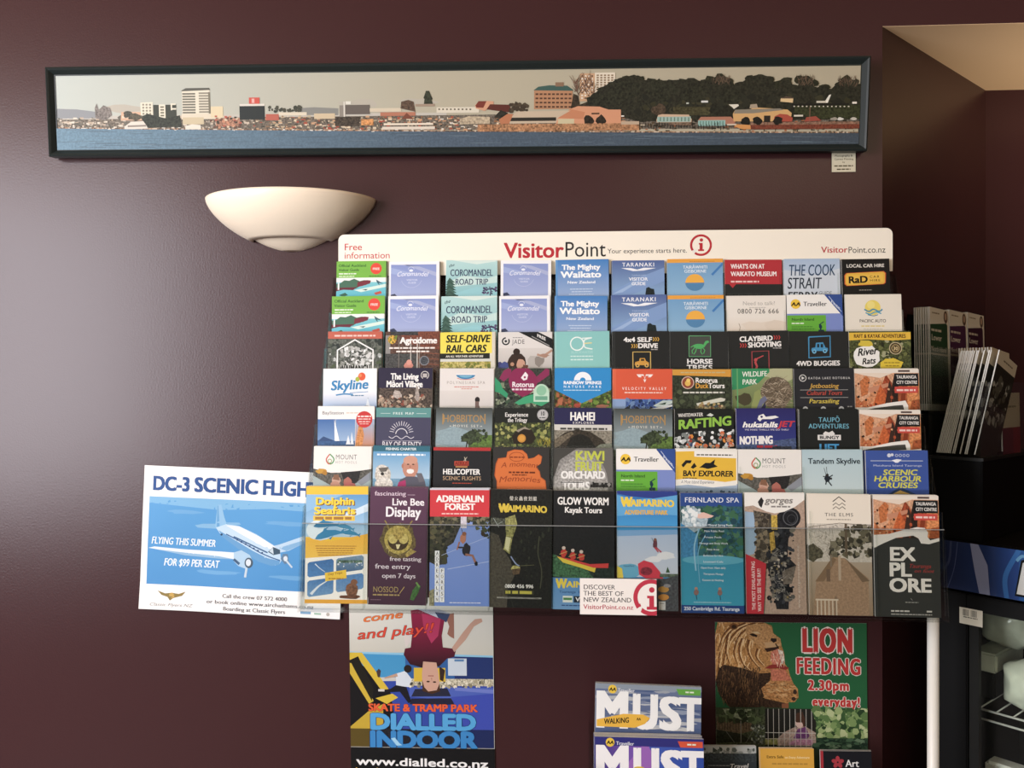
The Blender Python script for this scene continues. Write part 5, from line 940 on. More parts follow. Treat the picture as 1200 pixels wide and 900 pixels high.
A.poly(C4([(665, 345), (672, 318), (700, 304), (740, 308), (768, 325), (766, 345)]), 'b04c38').poly(C4([(700, 240), (702, 222), (730, 216), (768, 220), (766, 246)]), 'e0c08a').poly(C4([(700, 224), (730, 212), (770, 218), (768, 224)]), '5a4a3c').poly(C4([(930, 246), (955, 205), (966, 202), (950, 246)]), 'e8e4d4').rect(*C4([(890, 236)])[0], *C4([(940, 246)])[0], 'd0c8b4').rect(*C4([(1078, 240)])[0], *C4([(1102, 250)])[0], 'e8e0d0').rect(*C4([(280, 236)])[0], *C4([(316, 246)])[0], 'd8d8d0').rect(*C4([(200, 246)])[0], *C4([(214, 254)])[0], 'b8b8ac')
A.poly(C4([(780, 262), (1124, 256), (1124, 330), (900, 330), (770, 300)]), '343820', .45).rect(*C4([(760, 252)])[0], *C4([(1060, 257)])[0], '1c1b16')
for i in range(14): q = C4([(770+i*22, 262)])[0]; A.rect(q[0], q[1], q[0]+1.6, q[1]+1.2, 'd8d0bc')
A.rect(*C4([(774, 310)])[0], *C4([(822, 318)])[0], 'dcd4c0').poly(C4([(830, 345), (840, 322), (890, 316), (920, 340)]), 'a04a38').rect(*C4([(856, 265)])[0], *C4([(859, 370)])[0], '8c6450').rect(*C4([(545, 350)])[0], *C4([(1124, 366)])[0], '8a6650', .4).rect(*C4([(545, 364)])[0], *C4([(1124, 380)])[0], '7a3c28', .3)
for x, c in ((1018, 'd8d4c8'), (1088, 'c8c0b0'), (985, 'a09888')): q = C4([(x, 330)])[0]; A.blob(q[0], q[1], 3.5, 1.8, c)
A.poly(C4([(460, 372), (466, 360), (545, 364), (548, 386), (500, 386)]), 'd8944c').rect(*C4([(110, 352)])[0], *C4([(230, 366)])[0], '6f5a48', .5).rect(*C4([(420, 358)])[0], *C4([(470, 366)])[0], 'd0c0a8')
for x in (516, 580, 690): A.blob(*C4([(x, 342)])[0], 5, 4.5, '1f1c16', .4)
# water
n = 24; top = [(946*i/n, wl(946*i/n)) for i in range(n+1)]
A.poly(top[:13]+[(473, 88), (0, 88)], '67889a', .12, '4b5c6c', True).poly(top[12:]+[(946, 88), (473, 88)], '4b5c6c', .12, '434f5a', True)
A.dz = .3; zb_ = A.z
for _ in range(160): A.z = zb_+(_ % 30)*.3+(_//30)*.05; X = rnd.uniform(0, 940); y = rnd.uniform(wl(X)+1, 87); A.rect(X, y, X+rnd.uniform(8, 40), y+.35, rnd.choice(['5a6c78', '414f5c', '667984', '4c5f6c']))
for _ in range(40): X = rnd.uniform(0, 460); y = wl(X)-rnd.uniform(-1, 2); A.rect(X, y-.8, X+rnd.uniform(1, 4), y, 'e0dcd0')
OT = (.043, .027)
o1, o2, o3, o4 = at(52, 78, -OT[0]), at(1020, 66, -OT[0]), at(1017, 176, -OT[1]), at(58, 184, -OT[1])
fw = ((o2-o1).length+(o3-o4).length)/2; fh = ((o4-o1).length+(o3-o2).length)/2
fr = empty('framed_panorama', ((o3+o4)/2)); tag(fr, 'long dark-framed panoramic photograph of a waterfront town, hung above the rack', 'picture')
xax = ((o2-o1)+(o3-o4)).normalized(); zax = ((o1-o4)+(o2-o3)).normalized(); yax = zax.cross(xax).normalized(); zax = xax.cross(yax)
cen = (o1+o2+o3+o4)/4
Mf = Matrix((( xax.x, yax.x, zax.x, cen.x), (xax.y, yax.y, zax.y, cen.y), (xax.z, yax.z, zax.z, cen.z), (0, 0, 0, 1)))
fr.matrix_world = Mf @ Matrix.Translation((0, 0, -fh/2))
rw = .0155; prof = [(0, .022), (0, 0), (.003, -.002), (.006, 0), (rw-.002, .008), (rw, .008), (rw, .022)]     # (inward, depth)
def rail(p, q, nrm, m):
    """mitred rail from corner p to corner q (x,z) with inward normal"""
    d = Vector(((q[0]-p[0]), (q[1]-p[1]))).normalized(); V = []
    for e, c in ((0, p), (1, q)):
        for t, y in prof:
            s_ = t if e == 0 else -t
            V.append((c[0]+nrm[0]*t+d.x*s_, y, c[1]+nrm[1]*t+d.y*s_))
    n = len(prof); Fs = [(i, i+1, n+i+1, n+i) for i in range(n-1)]+[(n-1, 0, n, 2*n-1), tuple(range(n)), tuple(range(n, 2*n))[::-1]]
    o = mesh_obj('frame_rail', V, Fs, m, fr); bm = bmesh.new(); bm.from_mesh(o.data); bmesh.ops.recalc_face_normals(bm, faces=bm.faces); bm.to_mesh(o.data); bm.free(); return o
a_, b_ = fw/2, fh
for p, q, nn in (((-a_, fh), (a_, fh), (0, -1)), ((a_, fh), (a_, 0), (-1, 0)), ((a_, 0), (-a_, 0), (0, 1)), ((-a_, 0), (-a_, fh), (1, 0))): rail(p, q, nn, M['frame'])
box('backing_board', (-a_+.004, .016, .004), (a_-.004, .020, fh-.004), M['card'], fr)
ph = A.build('photograph', fr, fw-2*rw+.002, fh-2*rw+.002, M['prt']); ph.location = (-(fw-2*rw+.002)/2, .0092, fh-rw+.001)
# caption card
L1 = at(975, 177, -.004); L2 = at(1003, 176.5, -.004); cw = L2.x-L1.x
A = Art(28, 25, 'd8cfb2', seed=61); A.text('Photography &', 3.5, 24.5, 6.6, 2.2, '2b2418', 2).text('Canvas Printing', 3, 25.4, 10.6, 2.2, '2b2418', 1).text('by', 12.5, 15.5, 14, 1.8, '3a3222', 1).mic(3, 25, 18.5, 1.5, '5a5038').mic(6, 22, 22.5, 1.5, '5a5038')
cc = box('caption_card', (0, 0, -cw*25/28), (cw, .002, 0), M['card']); cc.location = (L1.x, -.0022, L1.z); A.build('card_print', cc, cw)
tag(cc, 'tiny cream caption card on the wall below the right end of the framed panorama', 'card')

# ------------------------------------------------------------------ wall light
s1, s2 = at(245, 236, 0), at(441, 236, 0); sa = (s2.x-s1.x)/2; sx = (s1.x+s2.x)/2; sz = (s1.z+s2.z)/2
sh = sz-at(342, 289, -.07).z; pr = .128
lamp = empty('wall_sconce', (sx, 0, sz-sh)); tag(lamp, 'cream half-bowl ceramic wall light, unlit, left of the rack under the panorama', 'wall light')
def bowl(name, sa, pr, sh, t0, t1, nu, nv, off, th, z0, pw=.62):
    V = []; Fs = []
    def pt(u, v, k):
        c = (1-v**1.55)**pw if v < 1 else 0
        rx = (sa-k)*c; ry = (pr-k)*(1-v**1.7)**.75 if v < 1 else 0
        return (-rx*math.cos(math.pi*u), -max(0.0005, ry*math.sin(math.pi*u))-off, z0-(sh-k)*v)
    for k in (0, th):
        for j in range(nv+1):
            v = t0+(t1-t0)*j/nv
            for i in range(nu+1): V.append(pt(i/nu, v, k))
    N = (nu+1)*(nv+1)
    for s_ in (0, 1):
        for j in range(nv):
            for i in range(nu):
                a = s_*N+j*(nu+1)+i; q = (a, a+1, a+nu+2, a+nu+1); Fs.append(q if s_ else q[::-1])
    for i in range(nu): Fs.append((i, i+1, N+i+1, N+i)); b = nv*(nu+1)+i; Fs.append((b, b+N, b+N+1, b+1))
    for j in range(nv):
        a = j*(nu+1); Fs.append((a, a+N, a+N+nu+1, a+nu+1)); a += nu; Fs.append((a, a+nu+1, a+N+nu+1, a+N))
    o = mesh_obj(name, V, Fs, M['plaster'], lamp, True)
    return o
bowl('bowl', sa, pr, sh, 0, .80, 40, 16, 0, .005, sh)
bowl('lower_scoop', sa*.86, pr*.80, sh*1.0, .70, .995, 40, 10, 0, .004, sh*1.0)
box('wall_plate', (-.06, -.012, .035), (.06, 0, sh-.03), M['plaster'], lamp, .003)

# ------------------------------------------------------------------ posters
def sheet(name, art, P1, P2, ht, label, curl=0, m=None, off=.003):
    v = P2-P1; wd = v.length; ry = -math.atan2(v.z, math.hypot(v.x, v.y)); rz = math.atan2(v.y, v.x)
    nx_, nz_ = 24, 16; V = []; Fs = []
    def cf(x, z):
        u, t = x/wd, -z/ht
        return -curl*((.5+.5*math.sin(u*9+t*3))*.5*(t*.6+.4)+max(0, t-.8)*3*(.5+.5*math.cos(u*7)))
    for s_ in (0, .0004):
        for j in range(nz_+1):
            for i in range(nx_+1): x, z = wd*i/nx_, -ht*j/nz_; V.append((x, cf(x, z)+s_, z))
    N = (nx_+1)*(nz_+1)
    for s_ in (0, 1):
        for j in range(nz_):
            for i in range(nx_): a = s_*N+j*(nx_+1)+i; q = (a, a+nx_+1, a+nx_+2, a+1); Fs.append(q if not s_ else q[::-1])
    o = mesh_obj(name, V, Fs, M['paper']); o.location = P1; o.rotation_euler = (0, ry, rz)
    if curl: art.refine(9)
    art.build('print', o, wd, ht, m or M['prt'], fn=(lambda x, y, z: (x, y+cf(x, z)-(.0006 if curl else 0), z))); tag(o, label, 'poster'); return o
pq = lambda cx, cy: (cx/4.5-20+(cy/4.5-15)*.046, cy/4.5-15-(cx/4.5-20)*.044)
def Q(*a): return [pq(a[i], a[i+1]) for i in range(0, len(a), 2)]
A = Art(236, 166, 'f4f2ee', seed=70)
A.text('DC-3', 10.5, 55, 27.8, 15.5, '24508f', 5).text('SCENIC', 60, 135, 27.8, 16, '24508f', 5).text('FLIGHTS', 140, 217, 27.8, 16, '24508f', 5)
A.rect(7.3, 35.5, 224, 137, '4f9cd4', 0, '4691cc').poly([(7.3, 35.5), (224, 35.5), (224, 46), (150, 44), (90, 48), (7.3, 43)], '78b4dc')
for x, y, l in ((30, 52, 40), (70, 120, 60), (150, 60, 50), (160, 122, 50), (20, 110, 30)): A.blob(x+20, y, l*.5, 2.4, '66a6d6')
A.poly(Q(355, 380, 400, 372, 470, 372, 510, 385, 470, 398, 370, 392), '7cb2d8').poly(Q(520, 365, 590, 366, 600, 376, 540, 386), '7cb2d8').poly(Q(462, 390, 468, 340, 476, 275, 496, 272, 512, 340, 530, 392), '8abcdf').poly(Q(476, 280, 480, 275, 486, 390, 470, 390), '5f9fd0')
A.poly(Q(770, 485, 800, 478, 935, 432, 935, 468, 850, 510, 800, 520), 'b9d4e8').poly(Q(800, 495, 930, 455, 935, 468, 840, 512), '7fb0d6')
A.poly(Q(466, 392, 520, 374, 590, 384, 680, 425, 770, 480, 806, 520, 812, 560, 800, 580, 760, 588, 690, 566, 590, 505, 500, 440), 'bcd7ea').poly(Q(520, 380, 590, 386, 700, 440, 780, 490, 790, 512, 720, 490, 600, 425), 'eef3f6').poly(Q(480, 405, 560, 452, 660, 510, 740, 548, 806, 562, 800, 582, 760, 588, 690, 566, 590, 505, 500, 440), '5f9ccc').line(Q(520, 425, 620, 475, 700, 520, 760, 545, 806, 560), 1.3, '2f5f94').line(Q(560, 438, 740, 520), 1.6, '35618c')
for k in range(7): q = pq(575+k*22, 450+k*11); A.rect(q[0], q[1], q[0]+2, q[1]+2, '244a74')
A.poly(Q(742, 515, 770, 490, 806, 505, 806, 525, 770, 532), '3a5468').poly(Q(748, 512, 768, 494, 772, 528), 'c7d6de').blob(*pq(700, 470), 5, 1.2, 'f0f2f2')
A.poly(Q(108, 497, 140, 490, 300, 505, 560, 520, 575, 556, 470, 548, 300, 528), 'dfe9f1').poly(Q(140, 503, 300, 522, 480, 540, 570, 556, 470, 552, 300, 536), '8cb6d6')
A.poly(Q(560, 520, 600, 508, 645, 532, 660, 560, 655, 590, 625, 604, 585, 590, 560, 565), 'a9cae2').ell(*pq(640, 573), 5, 6, '44586a').ell(*pq(638, 572), 3, 4, 'd5dfe6').line(Q(628, 600, 620, 648), 2.6, 'c3d3de').line(Q(560, 555, 590, 580), 3, '3a5a7a').blob(*pq(832, 552), 4.5, 5.5, '5f7f9c').ell(*pq(834, 550), 2.4, 3, 'd5dfe6').line(Q(838, 560, 868, 596), 2, 'c3d3de').blob(*pq(495, 428), 1.4, 1.4, '22405f')
A.text('FLYING THIS SUMMER', 11.5, 87, 90, 8, 'eef4f8', 2, .2, up=-.01).text('FOR $99 PER SEAT', 27, 92, 114.8, 8.4, 'eef4f8', 2, .2)
A.poly([(21, 144), (30, 147), (38, 146), (46, 147), (54, 144), (50, 149), (40, 152), (36, 155), (33, 151), (26, 149)], '8f7a3c').circ(38, 149, 3.2, 'c9a24a').text('Classic Flyers NZ', 12, 62, 161.5, 3.4, '8a8a86', 0, .3)
A.text('Call the crew 07 572 4000', 97.5, 174, 148.5, 4.2, '3a3c40', 2).text('or book online www.airchathams.co.nz', 79, 205, 155.8, 4.2, '3a3c40', 2).text('Boarding at Classic Flyers', 99, 172.5, 163, 4.2, '3a3c40', 2)
A.rect(190, 159, 202, 162, '7aa6c8').rect(206, 160, 214, 162, '9ac0a8').circ(222, 161, 2, 'b8b0a4')
P1 = at(170, 545, -.003); P2 = at(405, 555.3, -.003)
sheet('poster', A, P1, P2, (P2-P1).length*166/236, 'white landscape paper poster of a propeller plane on blue, taped left of the rack', .006)
# trampoline park poster
A = Art(169, 245, 'c9c6bc', seed=71)
def T(*a): return [((a[i]-85)/4.5, a[i+1]/4.5) for i in range(0, len(a), 2)]
A.rect(0, 0, 169, 68, 'e4e2d8', c2='c8c4b4').poly(T(85, 290, 400, 290, 400, 420, 85, 420), '3c96c8').poly(T(600, 300, 843, 305, 843, 440, 600, 440), '26386e').poly(T(380, 290, 640, 300, 640, 440, 380, 440), '2f62a0').poly(T(85, 285, 843, 302, 843, 312, 85, 296), '88c4e0')
A.poly(T(240, 440, 843, 430, 843, 700, 240, 700), '3048a4').poly(T(400, 470, 843, 470, 843, 560, 400, 520), '4a62b8').rect(*T(400, 425)[0], *T(843, 462)[0], 'bcb49a', .5).scat(*T(400, 428)[0], *T(840, 470)[0], 60, ['d8d0b4', '8c8468', 'a8a080', '4a4a44', 'e4dcc4'], (1, 2.6)).poly(T(430, 480, 600, 474, 620, 516, 410, 520), '2a2c40').poly(T(410, 530, 620, 526, 640, 560, 400, 560), '24263a').poly(T(620, 520, 843, 500, 843, 700, 700, 700), '3a4cb0').poly(T(640, 470, 843, 480, 843, 500, 640, 486), '6c7cc8')
A.poly(T(85, 300, 180, 380, 300, 500, 330, 700, 85, 780), '1a1a1c').poly(T(85, 290, 150, 290, 290, 480, 260, 500, 130, 320, 85, 330), 'd8b81e').poly(T(85, 345, 110, 350, 210, 545, 185, 560, 85, 400), 'd0b020').poly(T(85, 330, 130, 310, 210, 480, 200, 545, 110, 380), '23221c').poly(T(220, 530, 310, 505, 340, 525, 280, 560), 'd8b81e').poly(T(85, 680, 180, 600, 260, 560, 260, 680, 85, 780), 'c4a41c').rect(*T(85, 690)[0], *T(843, 786)[0], '23242c', .2).poly(T(85, 690, 250, 690, 180, 786, 85, 786), '5c4c1c').poly(T(700, 690, 843, 690, 843, 786, 640, 786), '1f2c5c')
A.rect(*T(425, 368)[0], *T(592, 440)[0], 'd8b41c').rect(*T(606, 318)[0], *T(704, 408)[0], 'c9d4dc').rect(*T(640, 322)[0], *T(690, 334)[0], '5c86b0')
A.poly(T(330, 400, 380, 385, 415, 430, 395, 470, 330, 462), 'd5dde4').circ(*T(393, 374)[0], 4.6, '2a2220').poly(T(335, 398, 270, 420, 268, 428, 340, 415), 'c09a80').poly(T(330, 460, 385, 470, 410, 545, 395, 555, 350, 495, 250, 500, 240, 488, 300, 480), '1e1e26').rect(*T(235, 482)[0], *T(268, 494)[0], 'd0ccc4').blob(*T(238, 400)[0], 2.6, 5, '4c3c38')
# upside-down jumper
A.poly(T(430, 60, 560, 60, 640, 90, 600, 120, 500, 100), 'b8c0cc').poly(T(590, 90, 640, 80, 640, 180, 640, 215, 620, 205, 604, 190, 615, 150, 600, 110), '9c6a58').poly(T(540, 75, 620, 85, 600, 130, 560, 110), '3c4a6a').poly(T(412, 68, 450, 62, 590, 120, 575, 200, 580, 260, 650, 268, 640, 310, 600, 320, 560, 360, 470, 368, 405, 350, 372, 300, 380, 268, 410, 262, 420, 180), '9a2448', c2='2a1c22').poly(T(470, 80, 570, 110, 556, 200, 520, 240, 480, 160), 'b4345c')
A.poly(T(628, 262, 640, 285, 700, 220, 745, 150, 790, 125, 785, 108, 750, 112, 725, 135, 680, 190), 'c49a84').poly(T(475, 335, 545, 340, 555, 400, 560, 450, 545, 485, 500, 492, 470, 470, 468, 400), 'cfa088').poly(T(468, 430, 480, 470, 500, 492, 545, 487, 560, 450, 562, 490, 520, 505, 470, 490), '4a3020').ell(*T(500, 440)[0], 2, .9, '3a2018').ell(*T(534, 442)[0], 2, .9, '3a2018').rect(*T(500, 408)[0], *T(530, 412)[0], '8a3a34').poly(T(514, 420, 522, 420, 520, 438), 'b0826c').poly(T(560, 360, 590, 380, 580, 440, 562, 430), '3a2a24').poly(T(372, 200, 410, 180, 412, 230, 384, 262), 'd8ccc4')
A.text('come', *[(q-85)/4.5 for q in (155, 368)], 131/4.5, 8.6, 'e8742c', 3, .2, up=.12, out='4a1a10').text('and play!!', *[(q-85)/4.5 for q in (125, 530)], 222/4.5, 11, 'e0452c', 2, .2, up=.10, out='3a1010')
A.text('SKATE & TRAMP PARK', (182-85)/4.5, (758-85)/4.5, 596/4.5, 8, 'e85a24', 5, out='5a1c10', ow=1).text('DIALLED', (188-85)/4.5, (750-85)/4.5, 690/4.5, 17, '4aa4dc', 6, out='0f2c5c', ow=1).text('INDOOR', (186-85)/4.5, (750-85)/4.5, 786/4.5, 18, '2f86c8', 6, out='0f2c5c', ow=1)
A.poly(T(300, 740, 320, 735, 345, 765, 360, 775, 330, 778), '9cd0ec').rect(0, 788/4.5, 169, 245, '17181a').text('www.dialled.co.nz', (115-85)/4.5, (810-85)/4.5, 880/4.5, 9, 'f0efec', 4, up=-.012).text('bookings', 5, 60, 207, 8, 'e0b02c', 2).mic(70, 150, 206, 4, 'e0b02c')
P1 = at(409, 700, -.002); P2 = at(577.5, 700.5, -.002)
sheet('poster', A, P1, P2, (P2-P1).length*245/169, 'glossy trampoline park poster with upside-down jumper, below the left side of the rack', 0, M['gloss'])
# lion poster
A = Art(178, 250, '24633a', seed=72)
def G(*a): return [((a[i]-40)/5, (a[i+1]-45)/5) for i in range(0, len(a), 2)]
lion = G(55, 45, 330, 45, 375, 65, 385, 110, 425, 140, 432, 185, 446, 225, 450, 290, 470, 320, 480, 360, 500, 410, 525, 440, 528, 490, 500, 520, 470, 520, 470, 556, 120, 556, 60, 480, 40, 400, 40, 120)
A.poly(lion, 'b07c40', .4)
def inl(x, y):
    c = False; j = len(lion)-1
    for i in range(len(lion)):
        if (lion[i][1] > y) != (lion[j][1] > y) and x < (lion[j][0]-lion[i][0])*(y-lion[i][1])/(lion[j][1]-lion[i][1])+lion[i][0]: c = not c
        j = i
    return c
A.hair(2, 0, 60, 60, 420, ['d29c54', 'c08a46', '96662e', 'e0b272', '7a5026', 'b07c3e', 'e8c088'], (5, 11), (70, 125), 1.2, lambda x, y: inl(x, y) and x < 48-y*.1)
for k, pts in enumerate(((330, 50, 250, 70, 180, 130, 150, 220, 170, 300), (280, 48, 190, 80, 120, 160, 90, 260, 80, 330), (220, 48, 140, 90, 80, 180, 60, 280, 52, 360), (240, 150, 230, 200, 250, 260, 300, 320), (200, 140, 180, 210, 200, 290, 240, 330), (150, 60, 90, 120, 55, 220), (290, 200, 280, 250, 320, 300), (120, 110, 100, 200, 120, 290))):
    A.curve(G(*pts), 2.2, '6a3f1c', t2=.8).curve([(x+2.4, y+1) for x, y in G(*pts)], 1.4, 'e6be84', t2=.5)
A.ell(*G(150, 70)[0], 5, 4, '7a4c24').ell(*G(152, 72)[0], 3, 2.4, '3a2414')
A.poly(G(90, 300, 200, 320, 300, 350, 370, 345, 360, 400, 310, 440, 330, 500, 470, 530, 470, 556, 120, 556, 60, 480, 40, 400, 60, 330), '3c2a1c', .5).hair(2, 52, 60, 96, 260, ['4c3420', '2a1e16', '6a4a2c', '1c1612', '7c5a34'], (4, 9), (70, 120), 1.1, lambda x, y: inl(x, y) and y > 50 and x < 54)
A.poly(G(225, 62, 330, 50, 372, 70, 384, 112, 424, 142, 428, 175, 400, 200, 350, 215, 300, 190, 260, 150, 220, 110), 'b98850', .3).poly(G(370, 138, 404, 140, 402, 158, 384, 166, 366, 150), '2c211c').poly(G(240, 116, 262, 110, 292, 122, 286, 132, 262, 128), '2a1c12').poly(G(250, 104, 290, 100, 310, 112, 280, 112), 'd8b884').poly(G(330, 200, 400, 190, 420, 185, 405, 205, 345, 222), '3a241a').poly(G(330, 165, 372, 160, 400, 175, 420, 170, 425, 182, 390, 192, 340, 196), 'c49a68').line(G(395, 170, 415, 200), 1.4, '2a1c14')
A.poly(G(370, 220, 410, 200, 425, 240, 430, 300, 380, 300, 365, 260), 'c9765a', .3).poly(G(410, 205, 440, 215, 448, 280, 430, 295), 'd8c8b0', .3).poly(G(330, 318, 370, 296, 430, 295, 475, 315, 455, 328, 410, 318, 360, 322), '8c2c24').poly(G(365, 322, 450, 326, 490, 390, 440, 400, 370, 392), 'bc6c4e', .3).hair(*G(370, 225)[0], *G(450, 300)[0], 30, ['e0a888', 'a8503c', 'e8c8a8'], (3, 6), (60, 110), 1)
A.poly(G(310, 440, 360, 395, 450, 390, 490, 400, 525, 440, 528, 490, 505, 520, 460, 510, 330, 500), 'b07a42', .4).hair(*G(320, 405)[0], *G(500, 500)[0], 120, ['c89858', '8f5f30', 'd8b078', '6c4826'], (3, 7), (-20, 30), 1, inl).ell(*G(508, 458)[0], 2.2, 3, '3a2a20').ell(*G(500, 500)[0], 2.6, 2.4, '3a2a20').poly(G(430, 530, 470, 525, 470, 556, 430, 556), '8a5434')
for s_, x0, x1, y, cap, wt in (('LION', 553, 847, 215, 27, 5), ('FEEDING', 516, 893, 347, 18.5, 4), ('2.30pm', 585, 824, 444, 11.5, 5), ('everyday!', 610, 888, 540, 11, 5)):
    A.text(s_, (x0-40)/5, (x1-40)/5, (y-45)/5, cap, 'c4302c', wt, track=.12, out='efe2d2', ow=2, up=-.01)
A.rect(0, 102.5, 178, 250, '2c3a26').rect(0, 103, 58, 148, '4a5238', .5).poly(G(80, 565, 250, 565, 270, 640, 230, 640, 100, 600), '8c9878', .4).poly(G(44, 610, 250, 650, 262, 690, 190, 712, 44, 690), '6a5840', .4).poly(G(44, 690, 190, 715, 260, 760, 44, 770), '2a2e20', .4).scat(*G(40, 565)[0], *G(330, 640)[0], 60, ['3c4a2c', '5a6a44', '2a3420'], (1.5, 4)).scat(*G(250, 660)[0], *G(330, 770)[0], 50, ['a8b0a0', '6c7468', '3a4036'], (1, 2))
for k in range(12): A.line(G(60+k*16, 612+k*3, 60+k*16, 690), .6, '3a2e20')
A.line(G(187, 636, 187, 768), 1, '8a8a7c').line(G(100, 700, 150, 768), .8, '6a6a60').line(G(262, 690, 215, 768), .8, '6a6a60')
A.rect(*G(330, 560)[0], *G(628, 780)[0], '25241f').poly(G(400, 740, 440, 700, 500, 670, 560, 660, 628, 700, 628, 780, 400, 780), 'a89080', .3).ell(*G(532, 640)[0], 5, 6.4, 'd8b4a4').poly(G(505, 630, 515, 585, 550, 575, 566, 620, 560, 680, 548, 640, 516, 640), '4a3022').poly(G(495, 735, 520, 680, 570, 665, 590, 720, 570, 745), '6c3a6c', .3).poly(G(470, 760, 520, 740, 610, 738, 610, 775, 470, 775), 'b07a92', .3).poly(G(330, 740, 400, 735, 405, 775, 330, 775), '8a8c4c', .4)
for x in range(346, 626, 32): A.rect((x-40)/5, 103, (x-37)/5, 148, 'c8c4b8')
A.line(G(330, 703, 628, 703), .7, 'c8c4b8').line(G(330, 740, 628, 738), .7, 'b8b4a8')
A.rect(*G(630, 560)[0], *G(930, 800)[0], '4c6a3a', .4).scat(*G(632, 565)[0], *G(928, 725)[0], 200, ['7c9858', '9cb070', '3a5a30', '5c7c44', 'b8c48c', '2a4426'], (2, 5.5)).rect(*G(630, 730)[0], *G(930, 800)[0], '2c4632', .4).scat(*G(632, 735)[0], *G(925, 790)[0], 40, ['4a6a4c', '1f3628', '6c8868'], (1, 3), asp=2)
P1 = at(838, 729, -.002); P2 = at(1015.5, 730.5, -.002)
sheet('poster', A, P1, P2, (P2-P1).length*250/178, 'green lion feeding poster with three small zoo photos, below the right side of the rack')

# ------------------------------------------------------------------ leaflets in the low holder in front of the lion poster
def darklandscape():
    a = Art(bg='2c3336', seed=80); a.rect(0, 0, 100, 22, 'b4b8b4').scat(0, 6, 100, 22, 40, ['3c443c', '5a625a', '8a908a'], (2, 5)).rect(0, 14, 100, 34, '3a4245', .4).rect(0, 30, 100, 212, '323a3e', c2='1c2022').mic(8, 50, 38, 1.6, '8a9092').text('Travel', 48, 84, 43, 9, 'e4e4e0', 1, .2, up=.03); return a
def yellowcard():
    a = Art(bg='dda52e', seed=81); a.text('Extra Safe', 12, 44, 18, 5, '6a5010', 3).text('on Every Adventure', 46, 92, 18.5, 4.4, 'f2dca0', 2).mic(22, 88, 30, 3, 'b98a2a').mic(26, 84, 40, 3, 'b98a2a').mic(14, 80, 50, 2.6, 'b98a2a'); return a
def artleaf():
    a = Art(bg='1b1c22', seed=82); a.rect(0, 0, 6, 212, 'a82a34')
    for t in range(5): a.ell(34+7*math.cos(R(t*72-90)), 22+7*math.sin(R(t*72-90)), 5.5, 4, 'b03440', rot=t*72-90)
    a.text('Art', 49, 75, 31, 14, 'f0efec', 2).text('Gallery', 40, 90, 52, 12, 'f0efec', 2); return a
hold = empty('small_leaflet_holder', (at(925, 890, -.10).x, 0, at(925, 890, -.10).z-.22)); tag(hold, 'low clear holder with three leaflets in front of the lion poster', 'holder')
zb = hold.location.z; hx0, hx1 = at(822, 890, -.10).x, at(1026, 890, -.10).x
for nm, a, b in (('front_lip', (hx0, -.113, zb), (hx1, -.110, zb+.10)), ('holder_floor', (hx0, -.113, zb-.003), (hx1, -.02, zb)), ('holder_back', (hx0, -.05, zb), (hx1, -.047, zb+.16))):
    o = box(nm, a, b, M['acr']); adopt(hold, o)
for xl, xr, y1, y2, fn, lb in ((824.5, 886, 874, 874.5, darklandscape, 'slate grey leaflet with pale strip, below the lion poster'), (890.5, 953.5, 877, 877.5, yellowcard, 'amber card standing below the lion poster'), (961, 1021, 880, 880.5, artleaf, 'black art leaflet with red flower emblem')):
    leaflet('leaflet', fn(), at(xl, y1, -.10), at(xr, y2, -.10), .205, lb, 'leaflet', spares=1, lean=R(2), rnd=rr)
# ------------------------------------------------------------------ thick travel guides in a two-tier holder
def must(top):
    a = Art(127, 150, '5a6a8c', seed=83+top)
    if top:
        a.rect(0, 0, 127, 70, '6a7898', c2='4a5c84')
        for _ in range(60): a.blob(a.rnd.uniform(0, 127), a.rnd.uniform(0, 52), a.rnd.uniform(8, 24), a.rnd.uniform(1, 3), a.rnd.choice(['8c98ac', 'b4b8bc', '4c5f86', '6c7c9c', '9ea4ac', 'c8c8c4']))
        a.rect(0, 0, 127, 6, '8c98a4'); cc_, lab = '62a83c', 'f2f2ee'
    else:
        a.rect(0, 0, 64, 150, '34307c', 0, '8a5ac0', True).rect(64, 0, 127, 150, '3c58b4', 0, '2c4ca4', True).poly([(30, 40), (60, 4), (74, 30), (84, 90), (20, 90)], '9a62b8').rect(0, 0, 127, 10, '30307c'); cc_, lab = 'd8502e', 'f4f2f2'
    a.poly([(97, 3), (126, 3), (126, 10), (100, 10)], cc_).mic(108, 118, 7.4, 1.8, 'dfe8d0')
    a.circ(20.5 if top else 18, 6.2, 5.2, 'ecc52a').text('AA', *((16.6, 24.4) if top else (14, 22)), 8.2, 3.8, '1c180c', 5, .15).text('Traveller', *((27, 47) if top else (25, 46)), 9, 4, 'e4e6ea', 2, up=-.01)
    y = 51 if top else 52
    a.text('M', 0, 41, y, 41, lab, 5).text('U', 45, 75.5, y, 39, lab, 5).text('S', 77, 103, y, 37, lab, 5).text('T', 102, 126.5, y, 37, lab, 5)
    if top:
        a.poly([(2, 43), (34, 35), (58, 35), (66, 39), (60, 46), (48, 51), (2, 51)], 'ecb62a').text('WALKING', 11, 41, 48, 6, '2a2410', 3, up=.1).text('AA', 50, 55, 42, 3, '2a2410', 4)
    else: a.text('DO', 30, 100, 100, 36, lab, 5).ell(52, 36, 7, 3, 'ecc52a')
    return a
